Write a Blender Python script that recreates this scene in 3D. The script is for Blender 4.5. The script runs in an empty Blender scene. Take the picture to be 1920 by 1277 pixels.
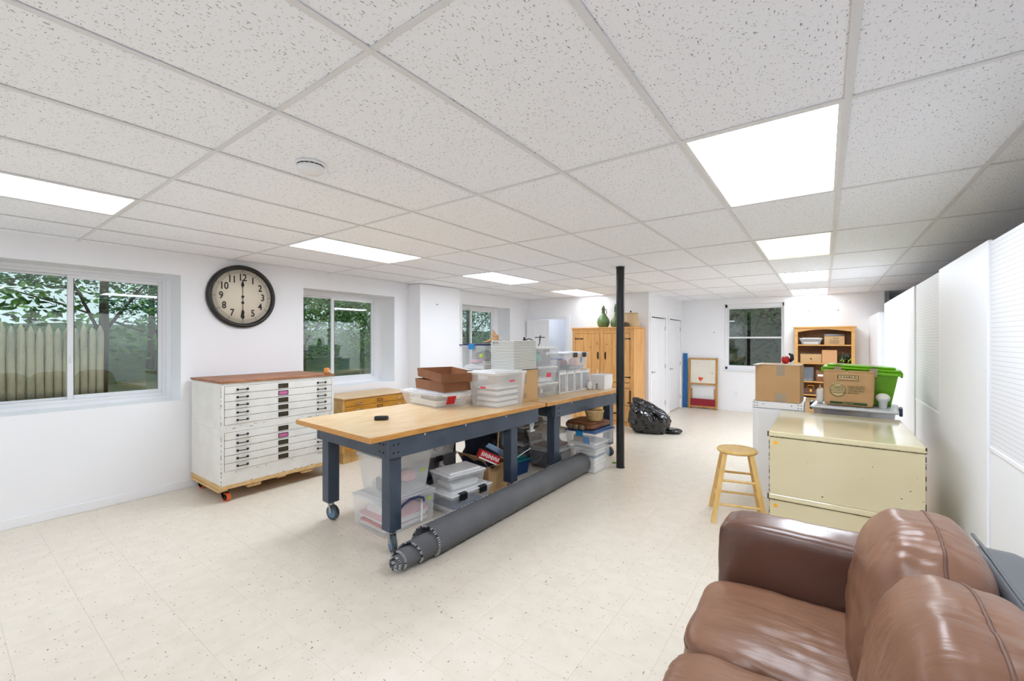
import bpy, math, random
from math import pi, sin, cos, radians as R
from mathutils import Vector, Matrix, noise
random.seed(7)
S = bpy.context.scene
COL = S.collection
# ---------------------------------------------------------------- camera
cam = bpy.data.objects.new('camera', bpy.data.cameras.new('camera')); COL.objects.link(cam)
cam.location = (0, 0, 1.60)
cam.rotation_euler = (pi/2, 0, 0.63098)
cam.data.sensor_width = 36.0
cam.data.lens = 801.5/1920*36.0
cam.data.shift_y = -2.24/1920
cam.data.clip_start = 0.02
S.camera = cam
# ---------------------------------------------------------------- light
SKY = .8           # hazy white sky seen through the leaves
W = bpy.data.worlds.new('world'); S.world = W; W.use_nodes = True
nt = W.node_tree; bg = nt.nodes['Background']
bg.inputs[0].default_value = (.86, .94, 1.0, 1); bg.inputs[1].default_value = SKY
sl = bpy.data.lights.new('sun', 'SUN'); sl.energy = 1.6; sl.angle = R(2); sl.color = (1, .95, .85)
so = bpy.data.objects.new('sun', sl); COL.objects.link(so); so.rotation_euler = (0, R(44), 0)
LAMP = 12.5          # radiance of the ceiling light diffusers
S.view_settings.view_transform = 'Standard'; S.view_settings.look = 'None'
S.view_settings.exposure = 0.83; S.view_settings.gamma = 1.0; S.view_settings.use_curve_mapping = False
S.cycles.max_bounces = 7; S.cycles.diffuse_bounces = 6; S.cycles.use_light_tree = False; S.cycles.glossy_bounces = 2; S.cycles.transparent_max_bounces = 14
S.cycles.use_adaptive_sampling = True; S.cycles.adaptive_threshold = .06; S.cycles.adaptive_min_samples = 12
S.cycles.caustics_reflective = False; S.cycles.caustics_refractive = False
# ---------------------------------------------------------------- materials
def lin(c):
    return tuple(((v/255)/12.92 if v/255 <= .04045 else ((v/255+.055)/1.055)**2.4) for v in c)+(1.0,)
MATS = {}
def mat(name, col, rough=.5, metal=0, col2=None, scale=8, stretch=(1, 1, 1), lo=.4, hi=.65, bump=0, bscale=60,
        alpha=1, spec=.5, emit=None, detail=4, rnd=False, coat=0, bstretch=(1, 1, 1)):
    m = bpy.data.materials.new(name); m.use_nodes = True; n = m.node_tree.nodes; l = m.node_tree.links
    b = n['Principled BSDF']
    b.inputs['Base Color'].default_value = lin(col); b.inputs['Roughness'].default_value = rough
    b.inputs['Metallic'].default_value = metal; b.inputs['Alpha'].default_value = alpha
    b.inputs['Specular IOR Level'].default_value = spec; b.inputs['Coat Weight'].default_value = coat
    def coords(st):
        tc = n.new('ShaderNodeTexCoord'); mp = n.new('ShaderNodeMapping'); mp.inputs['Scale'].default_value = st
        if rnd:
            oi = n.new('ShaderNodeObjectInfo'); vm = n.new('ShaderNodeVectorMath'); vm.operation = 'MULTIPLY_ADD'
            cx = n.new('ShaderNodeCombineXYZ')
            for k in range(3): l.new(oi.outputs['Random'], cx.inputs[k])
            vm.inputs[1].default_value = (37, 53, 71); l.new(cx.outputs[0], vm.inputs[0]); l.new(tc.outputs['Object'], vm.inputs[2])
            l.new(vm.outputs[0], mp.inputs[0])
        else: l.new(tc.outputs['Object'], mp.inputs[0])
        return mp
    if col2:
        mp = coords(stretch); t = n.new('ShaderNodeTexNoise'); t.inputs['Scale'].default_value = scale; t.inputs['Detail'].default_value = detail
        r = n.new('ShaderNodeValToRGB'); r.color_ramp.elements[0].position = lo; r.color_ramp.elements[1].position = hi
        r.color_ramp.elements[0].color = lin(col); r.color_ramp.elements[1].color = lin(col2)
        l.new(mp.outputs[0], t.inputs['Vector']); l.new(t.outputs[0], r.inputs[0]); l.new(r.outputs[0], b.inputs['Base Color'])
    if bump:
        mp = coords(bstretch); t = n.new('ShaderNodeTexNoise'); t.inputs['Scale'].default_value = bscale; t.inputs['Detail'].default_value = 3
        bp = n.new('ShaderNodeBump'); bp.inputs['Strength'].default_value = bump; bp.inputs['Distance'].default_value = .01
        l.new(mp.outputs[0], t.inputs['Vector']); l.new(t.outputs[0], bp.inputs['Height']); l.new(bp.outputs[0], b.inputs['Normal'])
    if emit:
        b.inputs['Emission Color'].default_value = lin(emit[0]); b.inputs['Emission Strength'].default_value = emit[1]
    MATS[name] = m
    return m
def fleck_mat(name, base, layers, rough, bump=0, mottled=None):
    """surface with sparse elongated flecks; layers = [(colour, scale, stretch, threshold, rotation)]"""
    m = mat(name, base, rough); n = m.node_tree.nodes; l = m.node_tree.links; b = n['Principled BSDF']
    tc = n.new('ShaderNodeTexCoord'); oi = n.new('ShaderNodeObjectInfo'); cx = n.new('ShaderNodeCombineXYZ')
    for k in range(3): l.new(oi.outputs['Random'], cx.inputs[k])
    vm = n.new('ShaderNodeVectorMath'); vm.operation = 'MULTIPLY_ADD'; vm.inputs[1].default_value = (37, 53, 0)
    l.new(cx.outputs[0], vm.inputs[0]); l.new(tc.outputs['Object'], vm.inputs[2])
    cur = None; hsum = None
    if mottled:
        t = n.new('ShaderNodeTexNoise'); t.inputs['Scale'].default_value = mottled[1]; t.inputs['Detail'].default_value = 4
        l.new(vm.outputs[0], t.inputs['Vector']); r = n.new('ShaderNodeValToRGB')
        r.color_ramp.elements[0].color = lin(base); r.color_ramp.elements[1].color = lin(mottled[0]); r.color_ramp.elements[0].position = .4; r.color_ramp.elements[1].position = .62
        l.new(t.outputs[0], r.inputs[0]); cur = r.outputs[0]
    for col, sc, st, th, rot in layers:
        mp = n.new('ShaderNodeMapping'); mp.inputs['Scale'].default_value = st; mp.inputs['Rotation'].default_value = (0, 0, rot)
        l.new(vm.outputs[0], mp.inputs[0])
        t = n.new('ShaderNodeTexNoise'); t.inputs['Scale'].default_value = sc; t.inputs['Detail'].default_value = 1.2
        l.new(mp.outputs[0], t.inputs['Vector'])
        r = n.new('ShaderNodeMapRange'); r.inputs['From Min'].default_value = th; r.inputs['From Max'].default_value = th+.025
        l.new(t.outputs[0], r.inputs['Value'])
        mx = n.new('ShaderNodeMixRGB'); mx.inputs[2].default_value = lin(col); l.new(r.outputs[0], mx.inputs[0])
        if cur is None: mx.inputs[1].default_value = lin(base)
        else: l.new(cur, mx.inputs[1])
        cur = mx.outputs[0]
        if bump:
            if hsum is None: hsum = r.outputs[0]
            else:
                a = n.new('ShaderNodeMath'); a.operation = 'MAXIMUM'; l.new(hsum, a.inputs[0]); l.new(r.outputs[0], a.inputs[1]); hsum = a.outputs[0]
    l.new(cur, b.inputs['Base Color'])
    if bump:
        bp = n.new('ShaderNodeBump'); bp.invert = True; bp.inputs['Strength'].default_value = bump; bp.inputs['Distance'].default_value = .002
        l.new(hsum, bp.inputs['Height']); l.new(bp.outputs[0], b.inputs['Normal'])
    return m
def glass_mat(name, tint=(1, 1, 1), k=1.5):
    m = bpy.data.materials.new(name); m.use_nodes = True; n = m.node_tree.nodes; l = m.node_tree.links
    n.remove(n['Principled BSDF']); out = n['Material Output']
    t = n.new('ShaderNodeBsdfTransparent'); t.inputs[0].default_value = tint+(1,)
    g = n.new('ShaderNodeBsdfGlossy'); g.inputs['Roughness'].default_value = .0
    lw = n.new('ShaderNodeLayerWeight'); lw.inputs[0].default_value = .5
    pw = n.new('ShaderNodeMath'); pw.operation = 'POWER'; pw.inputs[1].default_value = 5; l.new(lw.outputs['Facing'], pw.inputs[0])
    f = n.new('ShaderNodeMath'); f.operation = 'MULTIPLY_ADD'; f.inputs[1].default_value = 1-k; f.inputs[2].default_value = k; l.new(pw.outputs[0], f.inputs[0])
    mx = n.new('ShaderNodeMixShader'); l.new(f.outputs[0], mx.inputs[0]); l.new(t.outputs[0], mx.inputs[1]); l.new(g.outputs[0], mx.inputs[2])
    l.new(mx.outputs[0], out.inputs[0]); MATS[name] = m; return m
def peg_mat():
    m = mat('pegboard', (236, 236, 238), .55); n = m.node_tree.nodes; l = m.node_tree.links; b = n['Principled BSDF']
    tc = n.new('ShaderNodeTexCoord'); sp = n.new('ShaderNodeSeparateXYZ'); l.new(tc.outputs['Object'], sp.inputs[0])
    def m2(op, a, v=None, bb=None):
        x = n.new('ShaderNodeMath'); x.operation = op; l.new(a, x.inputs[0])
        if bb is not None: l.new(bb, x.inputs[1])
        elif v is not None: x.inputs[1].default_value = v
        return x.outputs[0]
    def cell(o):
        a = m2('MULTIPLY', o, 1/.0254); a = m2('FRACT', a); a = m2('SUBTRACT', a, .5); return m2('MULTIPLY', a, None, a)
    d = m2('ADD', cell(sp.outputs[1]), None, cell(sp.outputs[2]))
    h = m2('LESS_THAN', d, .0155)
    mx = n.new('ShaderNodeMixRGB'); mx.inputs[1].default_value = lin((236, 236, 238)); mx.inputs[2].default_value = lin((150, 146, 142))
    l.new(h, mx.inputs[0]); l.new(mx.outputs[0], b.inputs['Base Color'])
    return m
mat('wall', (245, 245, 247), .6)
mat('trim', (243, 243, 245), .4)
mat('panel_white', (244, 244, 246), .45)
mat('tee', (226, 226, 227), .4)
fleck_mat('ceiling_tile', (247, 249, 253), [((150, 149, 148), 46, (3.2, 1, 1), .675, .5), ((165, 164, 163), 60, (1, 2.6, 1), .685, .2), ((130, 129, 128), 150, (1, 1, 1), .72, 0)], .9, bump=.2)
fleck_mat('vct', (231, 220, 204), [((118, 110, 100), 26, (2.4, 1, 1), .745, .6), ((160, 150, 138), 34, (1, 2.2, 1), .70, .2), ((70, 66, 62), 60, (1, 1.5, 1), .775, 0)], .33, mottled=((226, 215, 198), 9))
glass_mat('window_glass', (.80, .88, .86), .10)
peg_mat()
mat('vinyl', (240, 240, 242), .35)
mat('dark_gasket', (70, 68, 70), .6)
COOL = (231, 242, 255)
for nm_, k_ in (('l1', .34), ('l2', .66), ('l3', .68), ('l4', .23), ('r1', .80), ('r3', 1.55), ('r4', .30), ('back', .5), ('hall', .8)):  # hall entry drives the added lamp beyond the doorway
    mat('diffuser_'+nm_, (255, 255, 255), .5, emit=(COOL, LAMP*k_))
mat('diffuser_dim', (255, 250, 235), .5, emit=((255, 246, 222), LAMP*.06))
mat('fixture', (235, 235, 233), .4)
mat('white_paint', (234, 231, 224), .45, col2=(226, 222, 213), scale=5)
mat('chip_and_gap', (40, 36, 32), .7)
mat('black_iron', (34, 31, 30), .45, metal=.4)
mat('brass_dark', (84, 76, 60), .45, metal=.5)
mat('pink_card', (196, 104, 150), .7)
mat('brown_top', (150, 98, 66), .55, col2=(172, 118, 84), scale=6)
mat('pine_raw', (222, 188, 134), .6, col2=(204, 164, 106), scale=4, stretch=(1, 8, 8))
mat('orange_wheel', (226, 96, 44), .4)
mat('oak', (206, 146, 52), .4, col2=(186, 122, 38), scale=5, stretch=(3, 1, 14))
mat('oak_side', (220, 184, 120), .45, col2=(206, 164, 98), scale=5, stretch=(3, 3, 1))
mat('oak_top', (226, 192, 150), .4, col2=(214, 176, 130), scale=4, stretch=(8, 1, 1))
mat('butcher', (237, 207, 164), .26, col2=(224, 186, 134), scale=5, stretch=(7, .8, 4), lo=.3, hi=.75)
mat('butcher_edge', (214, 158, 84), .4, col2=(188, 126, 56), scale=6, stretch=(9, 1.2, 9), lo=.3, hi=.7)
mat('slate', (66, 78, 94), .38, col2=(58, 70, 86), scale=5)
mat('steel', (176, 178, 180), .35, metal=.9)
mat('rubber_grey', (78, 84, 88), .6)
mat('wheel_blue', (96, 130, 160), .5)
mat('post_black', (30, 31, 32), .3)
mat('mat_rubber', (104, 105, 108), .7, col2=(96, 97, 100), scale=4)
mat('mat_edge', (40, 41, 46), .85)
mat('stitch', (206, 208, 212), .8)
mat('leather', (124, 86, 64), .36, col2=(140, 100, 76), scale=3, bump=.5, bscale=4, bstretch=(1.2, 6, 2), spec=.55)
mat('leather_dark', (98, 66, 54), .26, col2=(102, 70, 58), scale=3, bump=.2, bscale=4, spec=.6)
mat('leather_grey', (98, 100, 103), .5, bump=.15, bscale=8)
mat('piping', (108, 74, 56), .5)
mat('cream_steel', (218, 206, 170), .3, col2=(212, 199, 160), scale=2.5, coat=.15)
mat('cream_top', (224, 213, 178), .14, col2=(219, 207, 168), scale=2.5, coat=.3)
mat('rust', (74, 56, 40), .8)
mat('orange_dot', (250, 176, 32), .7)
mat('maple', (232, 196, 128), .35, col2=(222, 180, 106), scale=5, stretch=(5, 5, 1))
mat('pine', (236, 182, 114), .42, col2=(218, 154, 84), scale=4, stretch=(9, 9, 1), lo=.35, hi=.7)
mat('pine_knot', (140, 84, 40), .5)
mat('honey', (226, 172, 98), .4, col2=(214, 156, 80), scale=4, stretch=(1, 6, 6))
mat('honey_back', (150, 108, 72), .6, col2=(138, 98, 64), scale=3)
mat('cardboard', (198, 158, 112), .8, col2=(190, 150, 104), scale=3)
mat('cardboard_tan', (204, 166, 118), .8, col2=(198, 158, 110), scale=3)
mat('cardboard_brown', (140, 92, 60), .7, col2=(128, 82, 52), scale=4)
mat('cardboard_orange', (212, 160, 112), .8)
mat('tape', (170, 146, 116), .25, alpha=.9)
mat('clear_tape', (190, 172, 146), .15, alpha=.75)
mat('clear_plastic', (248, 250, 252), .2, alpha=.19)
mat('milky', (252, 252, 252), .3, alpha=.25)
mat('clear_dark', (150, 156, 164), .25, alpha=.36)
mat('lid_white', (250, 250, 250), .35, alpha=.88)
mat('lid_clear', (248, 250, 252), .22, alpha=.42)
mat('black_plastic', (32, 33, 36), .4)
mat('blue_plastic', (38, 130, 190), .35)
mat('navy_plastic', (36, 50, 96), .4)
mat('lid_blue', (84, 112, 158), .4)
mat('blue_logo', (110, 150, 200), .6)
mat('red_label', (206, 42, 48), .5)
mat('pink_label', (236, 70, 100), .5)
mat('lime', (120, 196, 28), .25, alpha=.96)
mat('lime_clear', (112, 176, 24), .25, alpha=.82)
mat('lime_paper', (190, 222, 60), .6)
mat('yellow', (238, 220, 60), .6)
mat('white_plastic', (240, 240, 242), .35)
mat('grey_lid', (214, 216, 218), .35)
mat('paper', (242, 240, 236), .8)
mat('paper_edge', (232, 231, 226), .8)
mat('paper_gap', (128, 126, 120), .9)
mat('navy_cloth', (24, 34, 58), .7)
mat('sky_cloth', (150, 186, 220), .7)
mat('red', (196, 28, 34), .45)
mat('teal', (112, 200, 190), .5)
mat('dark_teal', (16, 120, 120), .5)
mat('deep_blue', (26, 66, 120), .5)
mat('pink_stuff', (230, 170, 174), .7)
mat('grey_stuff', (140, 140, 146), .7)
mat('dark_stuff', (70, 64, 66), .7)
mat('brown_leather', (128, 78, 44), .45, col2=(110, 64, 36), scale=5)
mat('wicker', (216, 186, 138), .7, col2=(190, 154, 102), scale=60)
mat('bag_black', (24, 23, 24), .1, bump=.6, bscale=14, spec=.8)
mat('board_white', (238, 232, 218), .35, col2=(232, 224, 208), scale=3)
mat('easel_wood', (196, 148, 84), .5, col2=(178, 128, 66), scale=5, stretch=(8, 8, 1))
mat('red_panel', (150, 24, 44), .5)
mat('heart', (226, 92, 62), .7)
mat('blue_plank', (30, 104, 170), .45)
mat('clock_rim', (34, 31, 28), .35)
mat('clock_face', (232, 222, 202), .6)
mat('clock_ink', (38, 32, 28), .7)
mat('clock_faint', (128, 120, 106), .8)
mat('glazed_green', (116, 146, 96), .15, col2=(100, 132, 84), scale=4)
mat('green_dark', (70, 84, 58), .4)
mat('shade', (210, 182, 142), .8)
mat('pottery', (120, 98, 74), .4)
mat('figurine', (206, 160, 110), .6)
mat('orange_toy', (214, 138, 70), .4)
mat('ink_green', (50, 78, 40), .8)
mat('ink_black', (40, 38, 32), .8)
mat('ink_orange', (206, 96, 40), .8)
mat('ink_grey', (96, 90, 84), .8)
mat('tan_print', (206, 180, 132), .8)
mat('chrome', (190, 190, 192), .2, metal=1)
mat('leaf_a', (58, 100, 44), .6, col2=(104, 146, 58), scale=2)
mat('leaf_b', (46, 92, 70), .6, col2=(78, 130, 98), scale=2)
mat('leaf_dark', (46, 62, 36), .7, col2=(60, 76, 42), scale=2)
mat('bark', (76, 66, 56), .9)
mat('stake', (176, 164, 142), .85, col2=(128, 120, 110), scale=5, stretch=(1, 1, .4), bump=.6, bscale=30)
mat('ground', (96, 92, 66), .95, col2=(80, 84, 52), scale=2)
mat('nail', (120, 118, 116), .5, metal=.6)
# ---------------------------------------------------------------- geometry helpers
class MB:
    def __init__(s): s.v = []; s.f = []; s.sm = []; s.mi = []; s.cur = 0
    def add(s, vs, fs, smooth=False, M=None):
        o = len(s.v)
        s.v += [tuple(M @ Vector(p)) for p in vs] if M else [tuple(p) for p in vs]
        s.f += [tuple(i+o for i in f) for f in fs]; s.sm += [smooth]*len(fs); s.mi += [s.cur]*len(fs); return s
    def box(s, x0, x1, y0, y1, z0, z1, b=0, M=None):
        if x0 > x1: x0, x1 = x1, x0
        if y0 > y1: y0, y1 = y1, y0
        if b <= 0:
            return s.add([(x0, y0, z0), (x1, y0, z0), (x1, y1, z0), (x0, y1, z0), (x0, y0, z1), (x1, y0, z1), (x1, y1, z1), (x0, y1, z1)],
                  [(3, 2, 1, 0), (4, 5, 6, 7), (0, 1, 5, 4), (1, 2, 6, 5), (2, 3, 7, 6), (3, 0, 4, 7)], False, M)
        b = min(b, .49*min(x1-x0, y1-y0, z1-z0))
        C = [(x0+x1)/2, (y0+y1)/2, (z0+z1)/2]; Hh = [(x1-x0)/2, (y1-y0)/2, (z1-z0)/2]
        vs = []; idx = {}
        for sx in (-1, 1):
            for sy in (-1, 1):
                for sz in (-1, 1):
                    sg = (sx, sy, sz)
                    for a in range(3):
                        p = [C[k]+sg[k]*(Hh[k]-(0 if k == a else b)) for k in range(3)]
                        idx[(sg, a)] = len(vs); vs.append(tuple(p))
        fs = []
        def quad(pts):
            P = [Vector(vs[i]) for i in pts]; nrm = (P[1]-P[0]).cross(P[2]-P[0]); c = sum(P, Vector())/len(P)-Vector(C)
            fs.append(tuple(pts) if nrm.dot(c) > 0 else tuple(reversed(pts)))
        for a in range(3):
            o1, o2 = (a+1) % 3, (a+2) % 3
            for sa in (-1, 1):
                q = []
                for s1, s2 in ((-1, -1), (1, -1), (1, 1), (-1, 1)):
                    g = [0, 0, 0]; g[a] = sa; g[o1] = s1; g[o2] = s2; q.append(idx[(tuple(g), a)])
                quad(q)
            for s1 in (-1, 1):
                for s2 in (-1, 1):
                    g0 = [0, 0, 0]; g0[a] = -1; g0[o1] = s1; g0[o2] = s2; g1 = list(g0); g1[a] = 1
                    quad([idx[(tuple(g0), o1)], idx[(tuple(g1), o1)], idx[(tuple(g1), o2)], idx[(tuple(g0), o2)]])
        for sx in (-1, 1):
            for sy in (-1, 1):
                for sz in (-1, 1): quad([idx[((sx, sy, sz), a)] for a in range(3)])
        return s.add(vs, fs, False, M)
    def frus(s, x0, x1, y0, y1, z0, z1, t, M=None):
        """box whose bottom is narrower by factor t"""
        cx, cy = (x0+x1)/2, (y0+y1)/2
        q = lambda x, y, z, k: (cx+(x-cx)*k, cy+(y-cy)*k, z)
        return s.add([q(x0, y0, z0, t), q(x1, y0, z0, t), q(x1, y1, z0, t), q(x0, y1, z0, t), (x0, y0, z1), (x1, y0, z1), (x1, y1, z1), (x0, y1, z1)],
              [(3, 2, 1, 0), (4, 5, 6, 7), (0, 1, 5, 4), (1, 2, 6, 5), (2, 3, 7, 6), (3, 0, 4, 7)], False, M)
    def cyl(s, a, b, r, r2=None, n=16, cap=True):
        a, b = Vector(a), Vector(b); r2 = r if r2 is None else r2
        d = (b-a).normalized(); u = d.orthogonal().normalized(); w = d.cross(u)
        vs = []
        for p, q in ((a, r), (b, r2)):
            for k in range(n): th = 2*pi*k/n; vs.append(p+(u*cos(th)+w*sin(th))*q)
        s.add(vs, [(k, (k+1) % n, n+(k+1) % n, n+k) for k in range(n)], True)
        if cap:
            s.add(vs[:n], [tuple(reversed(range(n)))]); s.add(vs[n:], [tuple(range(n))])
        return s
    def tube(s, pts, r, n=8):
        pts = [Vector(p) for p in pts]; rs = r if isinstance(r, (list, tuple)) else [r]*len(pts); vs = []; u = None
        for i, p in enumerate(pts):
            d = (pts[min(i+1, len(pts)-1)]-pts[max(i-1, 0)]).normalized()
            u = (d.orthogonal() if u is None else u-d*u.dot(d)).normalized(); w = d.cross(u)
            for k in range(n): th = 2*pi*k/n; vs.append(p+(u*cos(th)+w*sin(th))*rs[i])
        m = len(pts)
        fs = [(i*n+k, i*n+(k+1) % n, (i+1)*n+(k+1) % n, (i+1)*n+k) for i in range(m-1) for k in range(n)]
        fs += [tuple(reversed(range(n))), tuple(range((m-1)*n, m*n))]
        return s.add(vs, fs, True)
    def lathe(s, prof, n=24, c=(0, 0), M=None, arc=2*pi):
        vs = []; m = len(prof)
        for r, z in prof:
            for k in range(n): th = 2*pi*k/n; vs.append((c[0]+r*cos(th), c[1]+r*sin(th), z))
        fs = [(i*n+k, i*n+(k+1) % n, (i+1)*n+(k+1) % n, (i+1)*n+k) for i in range(m-1) for k in range(n)]
        return s.add(vs, fs, True, M)
    def prism(s, poly, y0, y1, M=None):
        """polygon in xz extruded along y"""
        n = len(poly); vs = [(x, y0, z) for x, z in poly]+[(x, y1, z) for x, z in poly]
        return s.add(vs, [tuple(range(n)), tuple(reversed(range(n, 2*n)))]+[(i, n+i, n+(i+1) % n, (i+1) % n) for i in range(n)], False, M)
    def super(s, c, h, k=4, n=14, fn=None, M=None):
        """rounded-box (superellipsoid) of half sizes h"""
        vs = []; fs = []; idx = {}
        def vid(p):
            key = tuple(round(a, 5) for a in p)
            if key not in idx:
                kk = k if isinstance(k, (int, float)) else k[0]
                nn = sum(abs(a)**kk for a in p)**(1/kk); q = Vector((p[0]/nn*h[0], p[1]/nn*h[1], p[2]/nn*h[2]))
                if fn: q = fn(q)
                idx[key] = len(vs); vs.append((q[0]+c[0], q[1]+c[1], q[2]+c[2]))
            return idx[key]
        g = [math.tan((2*i/n-1)*pi/4) for i in range(n+1)]
        for a in range(3):
            b, d = (a+1) % 3, (a+2) % 3
            for sg in (-1, 1):
                for i in range(n):
                    for j in range(n):
                        q = []
                        for x, y in ((g[i], g[j]), (g[i+1], g[j]), (g[i+1], g[j+1]), (g[i], g[j+1])):
                            p = [0, 0, 0]; p[a] = sg; p[b] = x; p[d] = y; q.append(vid(p))
                        fs.append(tuple(q) if sg > 0 else tuple(reversed(q)))
        return s.add(vs, fs, True, M)
    def mesh(s, name):
        me = bpy.data.meshes.new(name); me.from_pydata(s.v, [], s.f); me.polygons.foreach_set('use_smooth', s.sm); me.polygons.foreach_set('material_index', s.mi); me.update(); return me
def put(name, mesh, m=None, parent=None, loc=(0, 0, 0), rot=(0, 0, 0), kind=None, label=None, cat=None, group=None):
    if isinstance(mesh, MB): mesh = mesh.mesh(name)
    o = bpy.data.objects.new(name, mesh); COL.objects.link(o)
    if m and not mesh.materials:
        for q in (m if isinstance(m, (list, tuple)) else [m]): mesh.materials.append(MATS[q] if isinstance(q, str) else q)
    if parent: o.parent = parent
    o.location = loc; o.rotation_euler = rot
    if kind: o['kind'] = kind
    if label: o['label'] = label
    if cat: o['category'] = cat
    if group: o['group'] = group
    return o
def thing(name, label, cat, loc=(0, 0, 0), rz=0, group=None, kind=None):
    o = bpy.data.objects.new(name, None); COL.objects.link(o); o.empty_display_size = .05
    o.location = loc; o.rotation_euler = (0, 0, rz)
    if label: o['label'] = label
    if cat: o['category'] = cat
    if group: o['group'] = group
    if kind: o['kind'] = kind
    return o
def struct(name, mb, m, label, cat='wall', parent=None, **k):
    return put(name, mb, m, parent, kind='structure', label=label, cat=cat, **k)
def text(body, size, m, parent, loc, rot=(pi/2, 0, 0), name='lettering', ext=.0006, align='CENTER', shear=0, sx=1, label=None, bold=0):
    cu = bpy.data.curves.new('t', 'FONT'); cu.body = body; cu.size = size; cu.extrude = ext; cu.align_x = align; cu.align_y = 'CENTER'; cu.shear = shear
    cu.resolution_u = 3; cu.offset = bold
    ob = bpy.data.objects.new('t', cu); me = bpy.data.meshes.new_from_object(ob); bpy.data.objects.remove(ob); bpy.data.curves.remove(cu)
    me.materials.clear()
    o = put(name, me, m, parent, loc, rot, label=label); o.scale = (sx, 1, 1); return o
def rodbox(mb, a, b, w, h):
    """square bar from a to b"""
    a, b = Vector(a), Vector(b); d = (b-a).normalized(); up = Vector((0, 0, 1)) if abs(d.z) < .9 else Vector((0, 1, 0))
    u = d.cross(up).normalized(); v = u.cross(d)
    vs = [p+u*i*w/2+v*j*h/2 for p in (a, b) for i, j in ((-1, -1), (1, -1), (1, 1), (-1, 1))]
    mb.add(vs, [(0, 1, 2, 3), (7, 6, 5, 4), (0, 4, 5, 1), (1, 5, 6, 2), (2, 6, 7, 3), (3, 7, 4, 0)]); return mb
# ================================================================= ROOM
ZC = 2.502; XL = -5.55; YA = 8.20; XD = -2.73; YB = 10.62; XP = .735; XR = 3.3; YN = -3.2; DEP = .38
GX, GY = -.5384, 2.0401                       # ceiling grid origin
# --- floor: vinyl tiles
fx0, fx1, fy0, fy1 = XL, XR, YN, 13.0
floor = struct('floor', MB().box(fx0-.5, fx1+.3, fy0-.3, fy1+.3, -.12, -.0025), mat('floor_joint', (206, 200, 190), .6), 'pale speckled vinyl tile floor', 'floor')
TS = .3048
tile = MB().box(-TS/2+.0003, TS/2-.0003, -TS/2+.0003, TS/2-.0003, -.0025, 0).mesh('floor_tile')
cand = []; nx0 = int((fx0+1.585)/TS)-1; nx1 = int((fx1+1.585)/TS)+1
for i in range(nx0, nx1):
    for j in range(int((fy0-.245)/TS)-1, int((fy1-.245)/TS)+1):
        x = -1.585+(i+.5)*TS; y = .245+(j+.5)*TS
        if x < XL-.1 or x > XR+.1 or (x < XD-.1 and y > YA+1.8): continue
        d = -.59*x+.8075*y; r = .8075*x+.59*y
        vis = d > .3 and abs(r/d) < 1.25 and 1.6/d < .86 and x < .55
        cand.append((0 if vis else 1, d if vis else 99, x, y))
cand.sort(); rest = MB()
for k, (a, d, x, y) in enumerate(cand):
    if k < 300 and a == 0: put('floor_tile', tile, 'vct', floor, (x, y, 0))
    else: rest.box(x-TS/2+.0003, x+TS/2-.0003, y-TS/2+.0003, y+TS/2-.0003, -.0025, 0)
put('floor_tiles_beyond', rest, 'vct', floor, kind='stuff')
# --- ceiling
ceil = struct('ceiling', MB().box(XL-.6, XR+.4, YN-.4, 13.4, ZC+.16, ZC+.30), 'wall', 'white drop ceiling of speckled lay-in tiles', 'ceiling')
ctile = MB().box(-.302, .302, -.607, .607, 0, .016).mesh('ceiling_tile')
lights = [(-6, -2, 'diffuser_l1', 0), (-6, 0, 'diffuser_l2', 1), (-6, 2, 'diffuser_l3', 2), (-6, 4, 'diffuser_l4', 3),
          (0, 0, 'diffuser_r1', 4), (0, 2, 'diffuser_dim', 5), (0, 4, 'diffuser_r3', 6), (0, 6, 'diffuser_r4', 7),
          (0, -2, 'diffuser_back', 8), (-6, -4, 'diffuser_back', 9), (0, -4, 'diffuser_back', 10)]
lset = {(a, b) for a, b, _, _ in lights}
for i in range(-9, 7):
    for j in range(-5, 9):
        if (i, j) in lset: continue
        x = GX+(i+.5)*.61; y = GY+(j+.5)*1.22
        if x < XL-.36 or y < YN-.6: continue
        put('ceiling_tile', ctile, 'ceiling_tile', ceil, (x, y, ZC+.006))
runner = MB().box(-.012, .012, YN, 13.1, 0, .004).box(-.003, .003, YN, 13.1, .004, .04).mesh('main_tee')
for i in range(-8, 7): put('main_tee', runner, 'tee', ceil, (GX+i*.61, 0, ZC))
crossm = MB().box(-.293, .293, -.010, .010, .001, .005).box(-.293, .293, -.003, .003, .005, .04).mesh('cross_tee')
for i in range(-9, 6):
    for j in range(-4, 9): put('cross_tee', crossm, 'tee', ceil, (GX+(i+.5)*.61, GY+j*1.22, ZC))
LLAB = ['long bright troffer light above the largest left window', 'recessed troffer light between clock wall and smoke detector, second on the left',
        'recessed troffer light above the pilaster, third on the left', 'smallest troffer light on the left, furthest back above the doorway',
        'largest warm square-looking troffer light at upper right', 'dim creamy troffer light, second in the right row', 'bright troffer light, third in the right row',
        'far troffer light nearest the bookcase wall, last in the right row', 'troffer light overhead at the sofa', 'troffer light behind the viewer at the window wall', 'troffer light behind the viewer over the sofa end']
fr = MB()
for a in ((-.302, -.277), (.277, .302)): fr.box(a[0], a[1], -.607, .607, 0, .05)
for a in ((-.607, -.585), (.585, .607)): fr.box(-.277, .277, a[0], a[1], 0, .05)
frm = fr.mesh('frame'); dm_ = MB().box(-.277, .277, -.585, .585, .012, .018); dm_.mi[0] = 0; dm_.mi[1:] = [1]*5; dif = dm_.mesh('diffuser'); rib = MB().box(-.004, .004, -.585, .585, .005, .011).mesh('lens_rib')
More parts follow.
